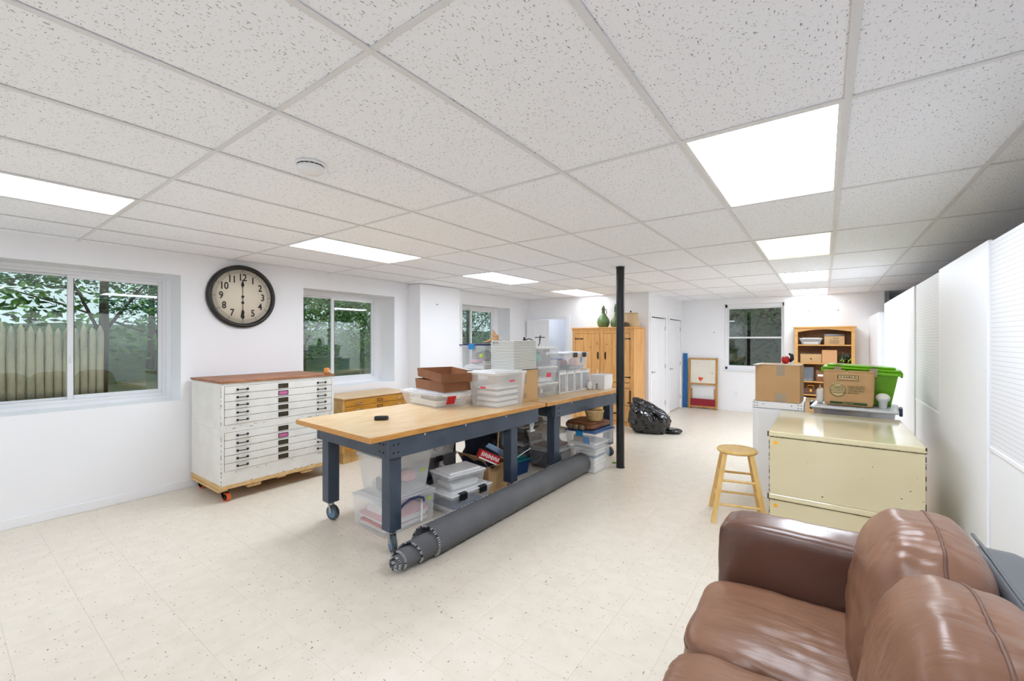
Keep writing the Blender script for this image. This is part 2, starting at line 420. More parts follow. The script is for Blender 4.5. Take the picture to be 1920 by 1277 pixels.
for a, b, dm, k in lights:
    t = thing('ceiling_light', LLAB[k], 'ceiling light', (GX+(a+.5)*.61, GY+(b+.5)*1.22, ZC+.001), group='ceiling troffer lights')
    put('frame', frm, 'fixture', t)
    d = put('diffuser', dif.copy(), [dm, 'fixture'], t)
t = thing('smoke_detector', 'small round white smoke detector on a ceiling tile', 'smoke detector', (-2.14, 1.167, ZC+.005))
put('base', MB().lathe([(0, 0), (.072, 0), (.072, -.012), (.05, -.014)], 28), 'white_plastic', t)
put('cover', MB().lathe([(.06, -.016), (.066, -.02), (.064, -.04), (.05, -.05), (0, -.051)], 28), 'white_plastic', t)
vb = MB()
for k in range(16):
    th = 2*pi*k/16; vb.box(-.009, .009, -.002, .002, -.019, -.013, M=Matrix.Translation((.062*cos(th), .062*sin(th), 0)) @ Matrix.Rotation(th+pi/2, 4, 'Z'))
put('vent_slots', vb, 'dark_stuff', t)
# --- left wall with three recessed windows
wins = [(.18, 1.60, .95, 2.285), (2.93, 4.41, .93, 2.28), (6.0, 7.52, .93, 2.27)]
wl = MB(); x0 = XL-.46
ys = [YN]
for a, b, z0, z1 in wins:
    wl.box(x0, XL, ys[-1], a, 0, ZC+.16); wl.box(x0, XL, a, b, 0, z0); wl.box(x0, XL, a, b, z1, ZC+.16); ys.append(b)
wl.box(x0, XL, ys[-1], 10.3, 0, ZC+.16)
for (a, b, z0, z1), (c, d, e, g) in zip(wins, ((.14, 1.565, .985, 2.262), (2.88, 4.30, .975, 2.255), (5.95, 7.38, .975, 2.255))):
    xa, xb = XL-.45, XL-.335
    wl.box(xa, xb, a-.01, b+.01, z0-.01, e).box(xa, xb, a-.01, b+.01, g, z1+.01).box(xa, xb, d, b+.01, e, g)
    if c > a: wl.box(xa, xb, a-.01, c, e, g)
struct('wall_left', wl, 'wall', 'long white wall with three recessed sliding windows')
put('pilaster', MB().box(XL-.01, -5.26, 4.69, 5.62, 0, ZC, .004), 'wall', kind='structure', label='white boxed-out pilaster between second and third window', cat='pilaster')
bb = MB(); 
for a, b in ((YN, 4.69), (5.62, YA)): bb.box(XL, XL+.014, a, b, 0, .085, .004)
struct('baseboard_left', bb, 'trim', 'white baseboard along the window wall', 'baseboard')
def slider(nm, lab, y0, y1, z0, z1, ym):
    t = thing(nm, lab, 'window', (XL-DEP, 0, 0), kind='structure')
    f = MB(); w = .035
    f.box(-.05, .045, y0, y0+w, z0, z1, .004); f.box(-.05, .045, y1-w, y1, z0, z1, .004); f.box(-.05, .045, y0+w, y1-w, z0, z0+w, .004); f.box(-.05, .045, y0+w, y1-w, z1-w, z1, .004)
    put('window_frame', f, 'vinyl', t)
    for k, (a, b, xo) in enumerate(((y0+w, ym+.01, -.025), (ym-.03, y1-w, .012))):
        sf = MB(); q = .036 if k else .02
        sf.box(xo-.014, xo+.014, a, a+q+.008, z0+w, z1-w, .003); sf.box(xo-.014, xo+.014, b-q, b, z0+w, z1-w, .003)
        sf.box(xo-.014, xo+.014, a+q, b-q, z0+w, z0+w+q, .003); sf.box(xo-.014, xo+.014, a+q, b-q, z1-w-q, z1-w, .003)
        s = put('sash', sf, 'vinyl', t)
        put('pane', MB().box(xo-.003, xo+.003, a+q*.8, b-q*.8, z0+w+q*.8, z1-w-q*.8), 'window_glass', s)
        g = MB(); 
        for (c, d) in ((a+q+.006, a+q+.012), (b-q-.004, b-q)): g.box(xo+.0135, xo+.0145, c, d, z0+w+q, z1-w-q)
        put('gasket', g, 'dark_gasket', s)
    put('latch', MB().box(.026, .04, ym-.01, ym+.01, (z0+z1)/2-.25, (z0+z1)/2-.19, .003), 'vinyl', t)
    return t
slider('window_1', 'largest white sliding window at far left overlooking a stake fence', .14, 1.565, .985, 2.262, .83)
slider('window_2', 'white sliding window behind the flat files, right of the clock', 2.88, 4.30, .975, 2.255, 3.57)
slider('window_3', 'narrow-looking sliding window past the pilaster with bright leaves outside', 5.95, 7.38, .975, 2.255, 6.66)
# --- wall A with doorway
wa = MB(); ox0, ox1, oz = -5.36, -4.51, 2.05
wa.box(XL-.1, ox0, YA, YA+.12, 0, ZC+.16).box(ox1, XD, YA, YA+.12, 0, ZC+.16).box(ox0, ox1, YA, YA+.12, oz, ZC+.16)
struct('wall_back', wa, 'wall', 'white wall with open doorway behind the pine wardrobe')
cs = MB()
for a, b in ((ox0-.07, ox0), (ox1, ox1+.07)): cs.box(a, b, YA-.016, YA, 0, oz+.07, .004)
cs.box(ox0, ox1, YA-.016, YA, oz, oz+.07, .004)
struct('trim_1', cs, 'trim', 'white casing around the open doorway', 'trim')
ha = MB().box(XL-.1, XD-.13, 9.9, 10.02, 0, ZC+.16).box(-4.42, -4.3, YA+.12, 9.9, 0, ZC+.16)
struct('wall_hall', ha, 'wall', 'white wall of the small space beyond the doorway')
hl_ = thing('hall_fill_light', 'unseen round ceiling light added to brighten the space beyond the doorway', 'ceiling light', (-5.0, 9.1, ZC-.001))  # added lamp, out of view, brightens the space past the doorway
put('pan', MB().cyl((0, 0, -.03), (0, 0, 0), .17, n=24), 'fixture', hl_); put('glass_dome', MB().lathe([(.16, -.03), (.15, -.07), (.10, -.10), (0, -.11)], 24), 'diffuser_hall', hl_)
def panel_door(nm, lab, W_, Hh, loc, rz, lev=1, hs=1, cols=2):
    t = thing(nm, lab, 'door', loc, rz, kind='structure')
    put('door_leaf', MB().box(0, W_, -.018, .018, .012, Hh, .003), 'trim', t)
    pw = (W_-.12*2-(cols-1)*.1)/cols
    for c in range(cols):
        a = .12+c*(pw+.1)
        for z0, z1 in ((.22, .82), (.98, Hh-.14)):
            p = MB().box(a, a+pw, -.0215, -.0175, z0, z1, .0015).box(a+.028, a+pw-.028, -.0265, -.021, z0+.028, z1-.028, .004)
            put('raised_panel', p, 'trim', t)
    if lev:
        x = .07 if hs > 0 else W_-.07
        h = MB().cyl((x, -.018, .95), (x, -.028, .95), .03, n=18).cyl((x, -.028, .95), (x, -.062, .95), .009).tube([(x, -.06, .95), (x+hs*.05, -.062, .952), (x+hs*.115, -.058, .95)], [.009, .009, .007])
        put('lever_handle', h, 'chrome', t)
        for z in (.25, 1.03, 1.83):
            xx = W_ if hs > 0 else 0
            put('hinge', MB().cyl((xx+.004*hs, -.022, z-.045), (xx+.004*hs, -.022, z+.045), .007).box(xx-.012, xx+.014, -.0205, -.0185, z-.045, z+.045), 'chrome', t)
    return t
panel_door('door_1', 'white panel door standing open beside the doorway', .62, 2.03, (-5.50, 8.12, 0), R(-4), 0)
# door wall
wd = MB().box(XD-.12, XD, YA+.12, YB, 2.05, ZC+.16)
D1 = (8.33, 9.28); D2 = (9.55, 10.46)
for a, b in ((YA+.12, D1[0]), (D1[1], D2[0]), (D2[1], YB)): wd.box(XD-.12, XD, a, b, 0, 2.05)
struct('wall_doors', wd, 'wall', 'white wall with two closed panel doors')
panel_door('door_2', 'closed white panel door next to the wardrobe and black bag', .95, 2.03, (XD-.03, D1[0], 0), R(90))
panel_door('door_3', 'closed white panel door nearest the blue plank', .91, 2.03, (XD-.03, D2[0], 0), R(90))
cs = MB()
for a, b in (D1, D2):
    cs.box(XD, XD+.016, a-.075, a, 0, 2.12, .004).box(XD, XD+.016, b, b+.075, 0, 2.12, .004).box(XD, XD+.016, a, b, 2.05, 2.12, .004)
struct('trim_2', cs, 'trim', 'white casings around the two closed doors', 'trim')
cl = MB().box(XD-.9, XD-.8, YA+.12, YB, 0, ZC)
struct('wall_closet', cl, 'wall', 'closet wall behind the closed doors')
# wall B with window 4
wx0, wx1, wz0, wz1 = -1.82, -.68, .90, 2.385
wb = MB().box(XD-.9, wx0, YB, YB+.2, 0, ZC+.16).box(wx1, .915, YB, YB+.2, 0, ZC+.16).box(wx0, wx1, YB, YB+.2, 0, wz0).box(wx0, wx1, YB, YB+.2, wz1, ZC+.16)
struct('wall_far', wb, 'wall', 'far white wall with window and bookcase')
struct('baseboard_far', MB().box(XD, .9, YB-.014, YB, 0, .085, .004), 'trim', 'white baseboard under the far window', 'baseboard')
t = thing('window_4', 'white double-hung window on the far wall with dark view', 'window', (0, YB+.13, 0), kind='structure')
f = MB(); a, b, c, d = wx0, wx1, wz0+.026, wz1-.0
f.box(a, a+.05, -.04, .05, c, d, .004).box(b-.035, b, -.04, .05, c, d, .004).box(a, b, -.04, .05, c, c+.06, .004).box(a, b, -.04, .05, d-.075, d, .004)
put('window_frame', f, 'vinyl', t)
zm = 1.635
for z0, z1, yo in ((c+.06, zm+.02, -.02), (zm-.02, d-.075, .015)):
    sf = MB().box(a+.05, a+.075, yo-.012, yo+.012, z0, z1, .003).box(b-.06, b-.035, yo-.012, yo+.012, z0, z1, .003).box(a+.07, b-.06, yo-.012, yo+.012, z0, z0+.03, .003).box(a+.07, b-.06, yo-.012, yo+.012, z1-.03, z1, .003)
    s = put('sash', sf, 'vinyl', t); put('pane', MB().box(a+.07, b-.055, yo-.003, yo+.003, z0+.025, z1-.025), 'window_glass', s)
put('sill', MB().box(wx0-.02, wx1+.02, -.17, -.03, wz0, wz0+.025, .004), 'trim', t)
# near, right and beyond walls
struct('wall_near', MB().box(XL-.46, XR+.1, YN-.12, YN, 0, ZC+.16), 'wall', 'white wall behind the viewer')
struct('wall_right', MB().box(XR, XR+.12, YN, 13.1, 0, ZC+.16), 'wall', 'outer wall beyond the pegboard partition')
struct('wall_beyond', MB().box(.915, XR, 12.9, 13.05, 0, ZC+.16).box(.915, 1.0, YB+.2, 12.9, 0, ZC+.16), 'wall', 'shadowed wall past the far right corner')
# partition of 4 ft panels, alternating pegboard and smooth
part = thing('wall_partition', 'white partition of alternating pegboard and smooth panels behind the sofa', 'partition', (XP, 0, 0), kind='structure')
edges = [-2.0, -.16, 1.06, 2.27, 3.49, 4.75, 5.90, 7.16, 8.57]; PT = 2.142; ZJ = .995
for k in range(len(edges)-1):
    a, b = edges[k]+.002, edges[k+1]-.002
    peg = (k % 2 == 1) and k != 7
    if k in (1, 3, 5):
        put('pegboard_panel', MB().box(.012, .024, a, b, ZJ+.004, PT), 'pegboard', part)
        put('lower_panel', MB().box(.012, .024, a, b, 0, ZJ), 'panel_white', part)
        put('joint_strip', MB().box(.006, .012, a, b, ZJ-.012, ZJ+.012, .002), 'panel_white', part)
    else:
        put('smooth_panel', MB().box(0, .022, a, b, 0, PT+(.012 if k in (2, 4) else 0), .003), 'panel_white', part)
for e in edges: put('stud', MB().box(.026, .115, e-.019, e+.019, 0, PT-.002), 'pine_raw', part)
put('back_sheet', MB().box(.117, .129, edges[0], edges[-1], 0, PT-.002), 'panel_white', part)
put('cap_rail', MB().box(.026, .116, edges[0], edges[-1], PT-.001, PT+.01), 'panel_white', part)
struct('wall_return', MB().box(.688, .90, 8.84, YB, 0, 2.03, .004), 'panel_white', 'narrow white boxed panel between partition end and far wall', 'wall panel')
# outlet, nails, hooks
def outlet(loc, rz, lab):
    t = thing('wall_outlet', lab, 'outlet', loc, rz)
    put('plate', MB().box(-.036, .036, -.006, 0, -.058, .058, .002), 'white_plastic', t)
    for z in (-.022, .022):
        p = put('receptacle', MB().box(-.017, .017, -.008, -.006, z-.014, z+.014, .001), 'trim', t)
        put('slot', MB().box(-.008, -.006, -.0085, -.008, z-.004, z+.006).box(.006, .008, -.0085, -.008, z-.004, z+.006), 'dark_gasket', p)
outlet((-1.59, YB, .39), 0, 'white wall outlet low under the far window')
for x, y, z, ax, lab in ((-.25, YB, 2.17, 'y', 'left of two nails above the bookcase'), (.22, YB, 2.17, 'y', 'right of two nails above the bookcase'), (-2.03, YB, 1.75, 'y', 'nail in far wall above the whiteboard easel'), (-5.26, 5.05, 2.18, 'x', 'small hook on the white pilaster')):
    d = (0, -.02, .004) if ax == 'y' else (.02, 0, .004)
    put('wall_nail', MB().cyl((0, 0, 0), d, .004, n=8).cyl(d, (d[0]*1.15, d[1]*1.15, d[2]*1.15), .011, n=8), 'nail', loc=(x, y, z), label=lab, cat='nail')
# support post
t = thing('support_post', 'black round steel support post in front of the far worktable', 'post', (-2.06, 5.115, 0))
put('shaft', MB().cyl((0, 0, .008), (0, 0, ZC-.012), .05, n=28), 'post_black', t)
put('base_plate', MB().cyl((0, 0, 0), (0, 0, .008), .056, n=28), 'post_black', t)
put('cap_plate', MB().cyl((0, 0, ZC-.012), (0, 0, ZC), .054, n=28), 'post_black', t)
# ================================================================= CLOCK
t = thing('wall_clock', 'large round black-rimmed wall clock with cream dial showing six', 'clock', (XL, 2.19, 2.10))
CR = .368
MX = Matrix.Rotation(pi/2, 4, 'Y')          # lathe axis z -> +x
put('rim', MB().lathe([(CR-.06, .0), (CR, .0), (CR+.0, .03), (CR-.012, .055), (CR-.03, .062), (CR-.045, .05), (CR-.052, .03)], 56, M=MX), 'clock_rim', t)
put('dial', MB().lathe([(0, .026), (CR-.05, .026), (CR-.05, .02)], 56, M=MX), 'clock_face', t)
RT = (pi/2, 0, pi/2)
dial = CR-.05
for k in range(1, 13):
    a = pi/2-k*pi/6
    text(str(k), .112, 'clock_ink', t, (.0275, .70*dial*cos(a), .70*dial*sin(a)), RT, 'numeral', .0004, sx=.82, bold=.0022)
ring = MB()
for r0 in (.855, .895):
    n = 72
    vs = []
    for k in range(n):
        a = 2*pi*k/n
        for rr in (r0*dial, r0*dial+.0018): vs.append((.0268, rr*cos(a), rr*sin(a)))
    ring.add(vs, [(2*k, 2*k+1, (2*k+3) % (2*n), (2*k+2) % (2*n)) for k in range(n)])
for k in range(60):
    a = 2*pi*k/60; w = .0035 if k % 5 == 0 else .001
    ring.box(.0262, .0272, -w, w, .855*dial, .895*dial+.002, M=Matrix.Rotation(a, 4, 'X'))
put('minute_track', ring, 'clock_faint', t)
for k in range(1, 13):
    a = pi/2-k*pi/6
    text(str(k*5), .026, 'clock_faint', t, (.0275, .945*dial*cos(a), .945*dial*sin(a)), (pi/2, a-pi/2 if False else 0, pi/2), 'minute_numeral', .0003)
def hand(nm, L, back, w, dz, up):
    sg = 1 if up else -1
    pts = [(-.002, -back), (.002, -back), (.003, L*.55), (w, L*.66), (w*.55, L*.80), (.0015, L), (-.0015, L), (-w*.55, L*.80), (-w, L*.66), (-.003, L*.55)]
    m = MB(); n = len(pts)
    vs = [(dz, p, q*sg) for p, q in pts]+[(dz+.002, p, q*sg) for p, q in pts]
    m.add(vs, [tuple(reversed(range(n))), tuple(range(n, 2*n))]+[(i, (i+1) % n, n+(i+1) % n, n+i) for i in range(n)])
    return m
put('hour_hand', hand('h', .205, .06, .017, .031, True).cyl((.031, 0, -.07), (.033, 0, -.07), .016), 'clock_ink', t)
put('minute_hand', hand('m', .275, .03, .017, .035, False), 'clock_ink', t)
put('hub', MB().cyl((.03, 0, 0), (.04, 0, 0), .014), 'clock_ink', t)
# ================================================================= FLAT FILES
def caster(leg, x, y, h, wheelm, side=1, rz=.4):
    r = h*.40
    br = MB().box(x-.04, x+.04, y-.04, y+.04, h-.006, h).cyl((x, y, h-.006), (x, y, h-.025), .022)
    ux, uy = cos(rz), sin(rz); nx, ny = -uy, ux; cx, cy = x+ux*.025, y+uy*.025
    for s in (-1, 1):
        rodbox(br, (x+nx*s*.024, y+ny*s*.024, h-.02), (cx+nx*s*.024, cy+ny*s*.024, r), .03, .004)
    p = put('caster', br, 'steel' if wheelm != 'orange_wheel' else 'black_iron', leg)
    w = MB().cyl((cx-nx*.016, cy-ny*.016, r), (cx+nx*.016, cy+ny*.016, r), r, n=22)
    o = put('wheel', w, wheelm if wheelm == 'orange_wheel' else 'rubber_grey', leg)
    hb = MB()
    for s in (-1, 1): hb.cyl((cx+nx*s*.0165, cy+ny*s*.0165, r), (cx+nx*s*.019, cy+ny*s*.019, r), r*.7, n=18)
    put('wheel_hub', hb, 'wheel_blue' if wheelm != 'orange_wheel' else 'black_iron', leg)
    return p
# coordinates of the white stack: front at x=-4.72, y from 1.68 to 2.86 ; front faces +x
FX0, FX1, FY0, FY1 = -5.50, -4.72, 1.68, 2.86
t = thing('furniture_dolly', 'raw pine dolly with orange casters under the white flat files', 'dolly', ((FX0+FX1)/2, (FY0+FY1)/2, 0))
hx, hy = (FX1-FX0)/2, (FY1-FY0)/2
for y in (-hy+.03, 0, hy-.03): put('runner', MB().box(-hx+.03, hx-.03, y-.045, y+.045, .105, .128, .003), 'pine_raw', t)
put('deck', MB().box(-hx, hx, -hy-.005, hy+.005, .128, .168, .003), 'pine_raw', t)
for y in (-.28, .28): put('runner', MB().box(hx-.12, hx-.012, y-.07, y+.07, .09, .128, .012), 'pine_raw', t)
for sx in (-1, 1):
    for sy in (-1, 1): caster(t, sx*(hx-.08), sy*(hy-.06), .105, 'orange_wheel', rz=.3)
def chips(mb, n, y0, y1, z, x, seed, w=.004):
    rr = random.Random(seed)
    for _ in range(n):
        y = rr.uniform(y0, y1); l = rr.uniform(.005, .03); mb.box(x, x+.0008, y, y+l, z-rr.uniform(.0005, w), z+rr.uniform(.0005, w*.7))
def flat_file(lab, z0, hgt, nd, seed, foot):
    t = thing('flat_file_cabinet', lab, 'flat file', ((FX0+FX1)/2, (FY0+FY1)/2, z0), group='white flat file units')
    put('carcass', MB().box(-hx, hx-.006, -hy, hy, 0, hgt, .004), 'white_paint', t)
    fw = .028
    put('front_frame', MB().box(hx-.006, hx, -hy, -hy+fw, 0, hgt).box(hx-.006, hx, hy-fw, hy, 0, hgt).box(hx-.006, hx, -hy+fw, hy-fw, 0, foot).box(hx-.006, hx, -hy+fw, hy-fw, hgt-.03, hgt), 'white_paint', t)
    dh = (hgt-.03-foot)/nd
    ck = MB()
    for k in range(nd):
        za = foot+k*dh+.002; zb = foot+(k+1)*dh-.002
        d = put('drawer', MB().box(hx-.02, hx+.004, -hy+fw+.003, hy-fw-.003, za, zb, .0025), 'white_paint', t)
        zc = (za+zb)/2
        for y in (-hy+.19, hy-.155):
            h = MB()
            for s in (-1, 1): h.box(hx+.004, hx+.010, y+s*.046-.010, y+s*.046+.010, zc-.011, zc+.011, .002).box(hx+.010, hx+.022, y+s*.046-.005, y+s*.046+.005, zc-.005, zc+.005)
            h.tube([(hx+.02, y-.05, zc), (hx+.024, y-.03, zc), (hx+.025, y, zc), (hx+.024, y+.03, zc), (hx+.02, y+.05, zc)], .0045, 8)
            put('handle', h, 'black_iron', d)
        yl = .0
        lb = MB().box(hx+.004, hx+.008, yl-.052, yl+.052, zc-.024, zc-.019).box(hx+.004, hx+.008, yl-.052, yl+.052, zc+.019, zc+.024).box(hx+.004, hx+.008, yl-.052, yl-.047, zc-.024, zc+.024).box(hx+.004, hx+.008, yl+.047, yl+.052, zc-.024, zc+.024)
        put('label_holder', lb, 'black_iron', d)
        put('label_card', MB().box(hx+.004, hx+.006, yl-.047, yl+.047, zc-.019, zc+.019), 'pink_card' if k == nd-2 else 'brass_dark', d)
        chips(ck, 9, -hy+fw, hy-fw-.03, zb+.002, hx+.0042, seed+k, .003)
        ck.box(hx-.0005, hx+.0003, -hy+fw, hy-fw, zb-.0008, zb+.003)  # straight dark strips along the drawer gaps, joined to the chips mesh
    ck.box(hx-.0005, hx+.0003, -hy+fw, -hy+fw+.004, foot, hgt-.03); ck.box(hx-.0005, hx+.0003, hy-fw-.004, hy-fw, foot, hgt-.03)
    chips(ck, 10, -hy, hy-.03, .006, hx+.0002, seed+50); chips(ck, 7, -hy, hy-.03, foot-.02, hx+.0002, seed+70)
    rr = random.Random(seed)
    for _ in range(16):
        z = rr.uniform(0, hgt); ck.box(hx-.001, hx+.0006, -hy-.0006, -hy+rr.uniform(.001, .004), z, z+rr.uniform(.006, .03))
    put('chips_and_gap_strips', ck, 'chip_and_gap', t, kind='stuff')
flat_file('white chipped five-drawer flat file, lower unit of the stack', .168, .545, 5, 3, .135)
flat_file('white chipped five-drawer flat file, upper unit with brown top', .713, .455, 5, 9, .045)
put('hardboard_top', MB().box(-hx-.006, hx+.012, -hy-.01, hy+.01, 0, .022, .003), 'brown_top', loc=((FX0+FX1)/2, (FY0+FY1)/2, 1.168), label='brown hardboard sheet lying on the white flat files', cat='board')
t = thing('tape_measure', 'small orange tape measure on the corner of the brown board', 'tape measure', (-4.76, 2.80, 1.19), .5)
put('case', MB().super((0, 0, .036), (.03, .034, .036), 5, 8), 'orange_toy', t)
put('face_plate', MB().box(.028, .0315, -.018, .018, .016, .05, .003), 'cream_steel', t)
put('dark_band', MB().box(-.031, .031, .006, .012, .002, .0725), 'dark_stuff', t)
put('blade_lip', MB().box(.026, .042, -.014, .014, 0, .006), 'steel', t)
# oak flat file under window 2
OX0, OX1, OY0, OY1, OH = -5.50, -4.93, 3.12, 4.22, .845
t = thing('oak_plan_chest', 'oak flat file chest with shallow drawers under the second window', 'flat file', ((OX0+OX1)/2, (OY0+OY1)/2, 0))
ox, oy = (OX1-OX0)/2, (OY1-OY0)/2
put('carcass', MB().box(-ox, ox-.014, -oy+.0, oy, .14, OH-.02, .003), 'oak_side', t)
put('top', MB().box(-ox-.01, ox+.008, -oy-.008, oy+.008, OH-.02, OH, .004), 'oak_top', t)
put('plinth', MB().box(-ox+.03, ox-.04, -oy+.02, oy-.02, 0, .14), 'oak_side', t)
dh = (OH-.02-.16)/8
for k in range(8):
    za = .15+k*dh+.003; zb = .15+(k+1)*dh-.003
    d = put('drawer', MB().box(ox-.02, ox+.004, -oy+.03, oy-.03, za, zb, .003), 'oak', t); zc = (za+zb)/2
    for y in (-.34, .34):
        h = MB().tube([(ox+.004, y-.045, zc), (ox+.02, y-.04, zc-.004), (ox+.024, y, zc-.006), (ox+.02, y+.04, zc-.004), (ox+.004, y+.045, zc)], .0045, 6)
        put('handle', h, 'chrome', d)
    put('label_holder', MB().box(ox+.004, ox+.008, -.04, .04, zc-.018, zc-.013).box(ox+.004, ox+.008, -.04, .04, zc+.013, zc+.018).box(ox+.004, ox+.008, -.04, -.035, zc-.018, zc+.018).box(ox+.004, ox+.008, .035, .04, zc-.018, zc+.018), 'brass_dark', d)
# ================================================================= WORK TABLES
def worktable(lab, px, py, rz, L, Wd, legs):
    """origin at near right corner of top; local y along length, local x negative across"""
    t = thing('worktable', lab, 'table', (px, py, 0), rz, group='butcher block worktables')
    T_ = .91
    top = put('tabletop', MB().box(-Wd, 0, 0, L, T_-.042, T_, .004), 'butcher', t)
    put('edge_band', MB().box(-.0005, .002, 0.003, L-.003, T_-.040, T_-.002).box(-Wd+.003, -.003, -.0015, .001, T_-.04, T_-.002), 'butcher_edge', top)
    y0, y1, lw = legs[0], legs[1], .105; ap = .15
    for k, (a, b) in enumerate(((-.055, -.02), (-Wd+.03, -Wd+.065))):
        put('apron', MB().box(a, b, .17, L-.10, T_-.042-ap, T_-.042, .003), 'slate', t)
    for a in (.17, L-.135): put('apron', MB().box(-Wd+.065, -.055, a, a+.035, T_-.042-ap, T_-.042, .003), 'slate', t)
    for x in (-.055-lw, -Wd+.065):
        for y in (y0, y1):
            lg = put('leg', MB().box(x, x+lw, y, y+lw, .16, T_-.042, .004), 'slate', t)
            caster(lg, x+lw/2, y+lw/2, .16, 'grey', rz=random.uniform(-.8, .8))
    bl = MB()
    for y in (.21, .25):
        for z in (T_-.09, T_-.15): bl.cyl((-.02, y, z), (-.016, y, z), .007, n=8)
    for x in (-.09, -.14):
        for z in (T_-.09, T_-.15): bl.cyl((x, .17, z), (x, .166, z), .007, n=8)
    put('bolts', bl, 'black_iron', t)
    wt = MB()
    for y in (.5, .95, 1.5): wt.cyl((-.02, y, T_-.058), (-.014, y, T_-.058), .006, n=8)
    put('screw_caps', wt, 'white_plastic', t)
    return t
worktable('nearer butcher block worktable with slate legs and mostly bare top', -2.555, 1.82, R(-3.0), 2.14, 1.13, (.20, 1.62))
worktable('further butcher block worktable behind the black post, covered with bins', -2.43, 3.985, R(-4.8), 1.80, 1.10, (.20, 1.50))
# ================================================================= BINS
def shell(mb, L, Wd, Hh, t, th=.004):
    def ring(k, z, ins): return [(sx*(L/2*k-ins), sy*(Wd/2*k-ins), z) for sx, sy in ((-1, -1), (1, -1), (1, 1), (-1, 1))]
    r = [ring(t, 0, 0), ring(1, Hh, 0), ring(1, Hh, th), ring(t, th, th)]
    vs = sum(r, []); fs = [(3, 2, 1, 0)]
    for a in range(3):
        for k in range(4): fs.append((a*4+k, a*4+(k+1) % 4, (a+1)*4+(k+1) % 4, (a+1)*4+k))
    fs.append((12, 13, 14, 15)); mb.add(vs, fs); return mb
def rimring(mb, L, Wd, z0, z1, o):
    for a in ((-L/2-o, -L/2+.001), (L/2-.001, L/2+o)): mb.box(a[0], a[1], -Wd/2-o, Wd/2+o, z0, z1, .003)
    for a in ((-Wd/2-o, -Wd/2+.001), (Wd/2-.001, Wd/2+o)): mb.box(-L/2+.001, L/2-.001, a[0], a[1], z0, z1, .003)
    return mb
def fill(label, x, y, z, rz, L, Wd, Hh, spec, seed):
    """jumble of contents: spec = [(material, kind, amount)]"""
    mb = MB(); rr = random.Random(seed); z0 = 0.001; mats = []
    for mname, kind, n in spec:
        mats.append(mname); mb.cur = len(mats)-1
        if kind == 'sheets':
            for k in range(n):
                h = rr.uniform(.006, .016)
                if z0+h > Hh*.92: break
                sx = L/2*rr.uniform(.80, .93); sy = Wd/2*rr.uniform(.80, .93)
                mb.box(-sx, sx, -sy, sy, z0, z0+h, M=Matrix.Rotation(rr.uniform(-.03, .03), 4, 'Z')); z0 += h+.0008
        elif kind == 'blobs':
            for k in range(n):
                a = L*rr.uniform(.12, .2); b = Wd*rr.uniform(.12, .2); c = min(Hh*.3, rr.uniform(.5, .9)*min(a, b)+.01)
                mb.super((rr.uniform(-1, 1)*(L/2-a)*.85, rr.uniform(-1, 1)*(Wd/2-b)*.85, min(z0+c+rr.uniform(0, Hh*.25), Hh-c)), (a, b, c), 3, 6)
        elif kind == 'upright':
            for k in range(n):
                xx = -L/2*.85+(k+.5)*L*.85/n; h = Hh*rr.uniform(.6, .9)
                mb.box(xx-.004, xx+.004, -Wd/2*.85, Wd/2*.85, .001, h, M=Matrix.Rotation(rr.uniform(-.05, .05), 4, 'X'))
        elif kind == 'flap':
            for k in range(n):
                mb.box(-L*.4, L*.3, -.001, .001, 0, Hh*.7, M=Matrix.Translation((0, -Wd*.38+k*.02, .004)) @ Matrix.Rotation(rr.uniform(-.5, .5)*.3, 4, 'Y') @ Matrix.Rotation(-.15, 4, 'X'))
    return put('bin_contents', mb, mats, None, (x, y, z), (0, 0, rz), kind='stuff', label=label, cat='contents')
def storage_bin(label, x, y, z, L, Wd, Hh, rz=0, body='clear_plastic', lid='lid_clear', latch=None, lsides='xy', taper=.88, contents=None, seed=1, name='storage_bin', clabel=None, lidh=.022, nl=1, group=None):
    t = thing(name, label, 'storage bin', (x, y, z), rz, group=group)
    put('body', rimring(shell(MB(), L, Wd, Hh-lidh, taper), L, Wd, Hh-lidh-.018, Hh-lidh, .008), body, t)
    if lid:
        mb = MB().box(-L/2-.010, L/2+.010, -Wd/2-.010, Wd/2+.010, Hh-lidh, Hh-lidh+.012, .004).box(-L/2+.03, L/2-.03, -Wd/2+.03, Wd/2-.03, Hh-lidh+.0125, Hh, .005)
        put('lid', mb, lid, t)
    if latch:
        if 'x' in lsides:
            for s in (-1, 1):
                for q in ([0] if nl == 1 else [-.25, .25]):
                    put('latch', MB().box(s*(L/2+.010), s*(L/2+.019), Wd*q-.05, Wd*q+.05, Hh-lidh-.045, Hh-lidh+.014, .004).box(s*(L/2-.02), s*(L/2+.012), Wd*q-.045, Wd*q+.045, Hh-lidh+.0125, Hh-lidh+.018, .002), latch, t)
        if 'y' in lsides:
            for s in (-1, 1):
                put('latch', MB().box(-.05, .05, s*(Wd/2+.010), s*(Wd/2+.019), Hh-lidh-.045, Hh-lidh+.014, .004).box(-.045, .045, s*(Wd/2-.02), s*(Wd/2+.012), Hh-lidh+.0125, Hh-lidh+.018, .002), latch, t)
    if contents: fill(clabel or ('contents seen through the '+label), x, y, z+.006, rz, L*taper*.95, Wd*taper*.95, Hh-lidh-.02, contents, seed)
    return t
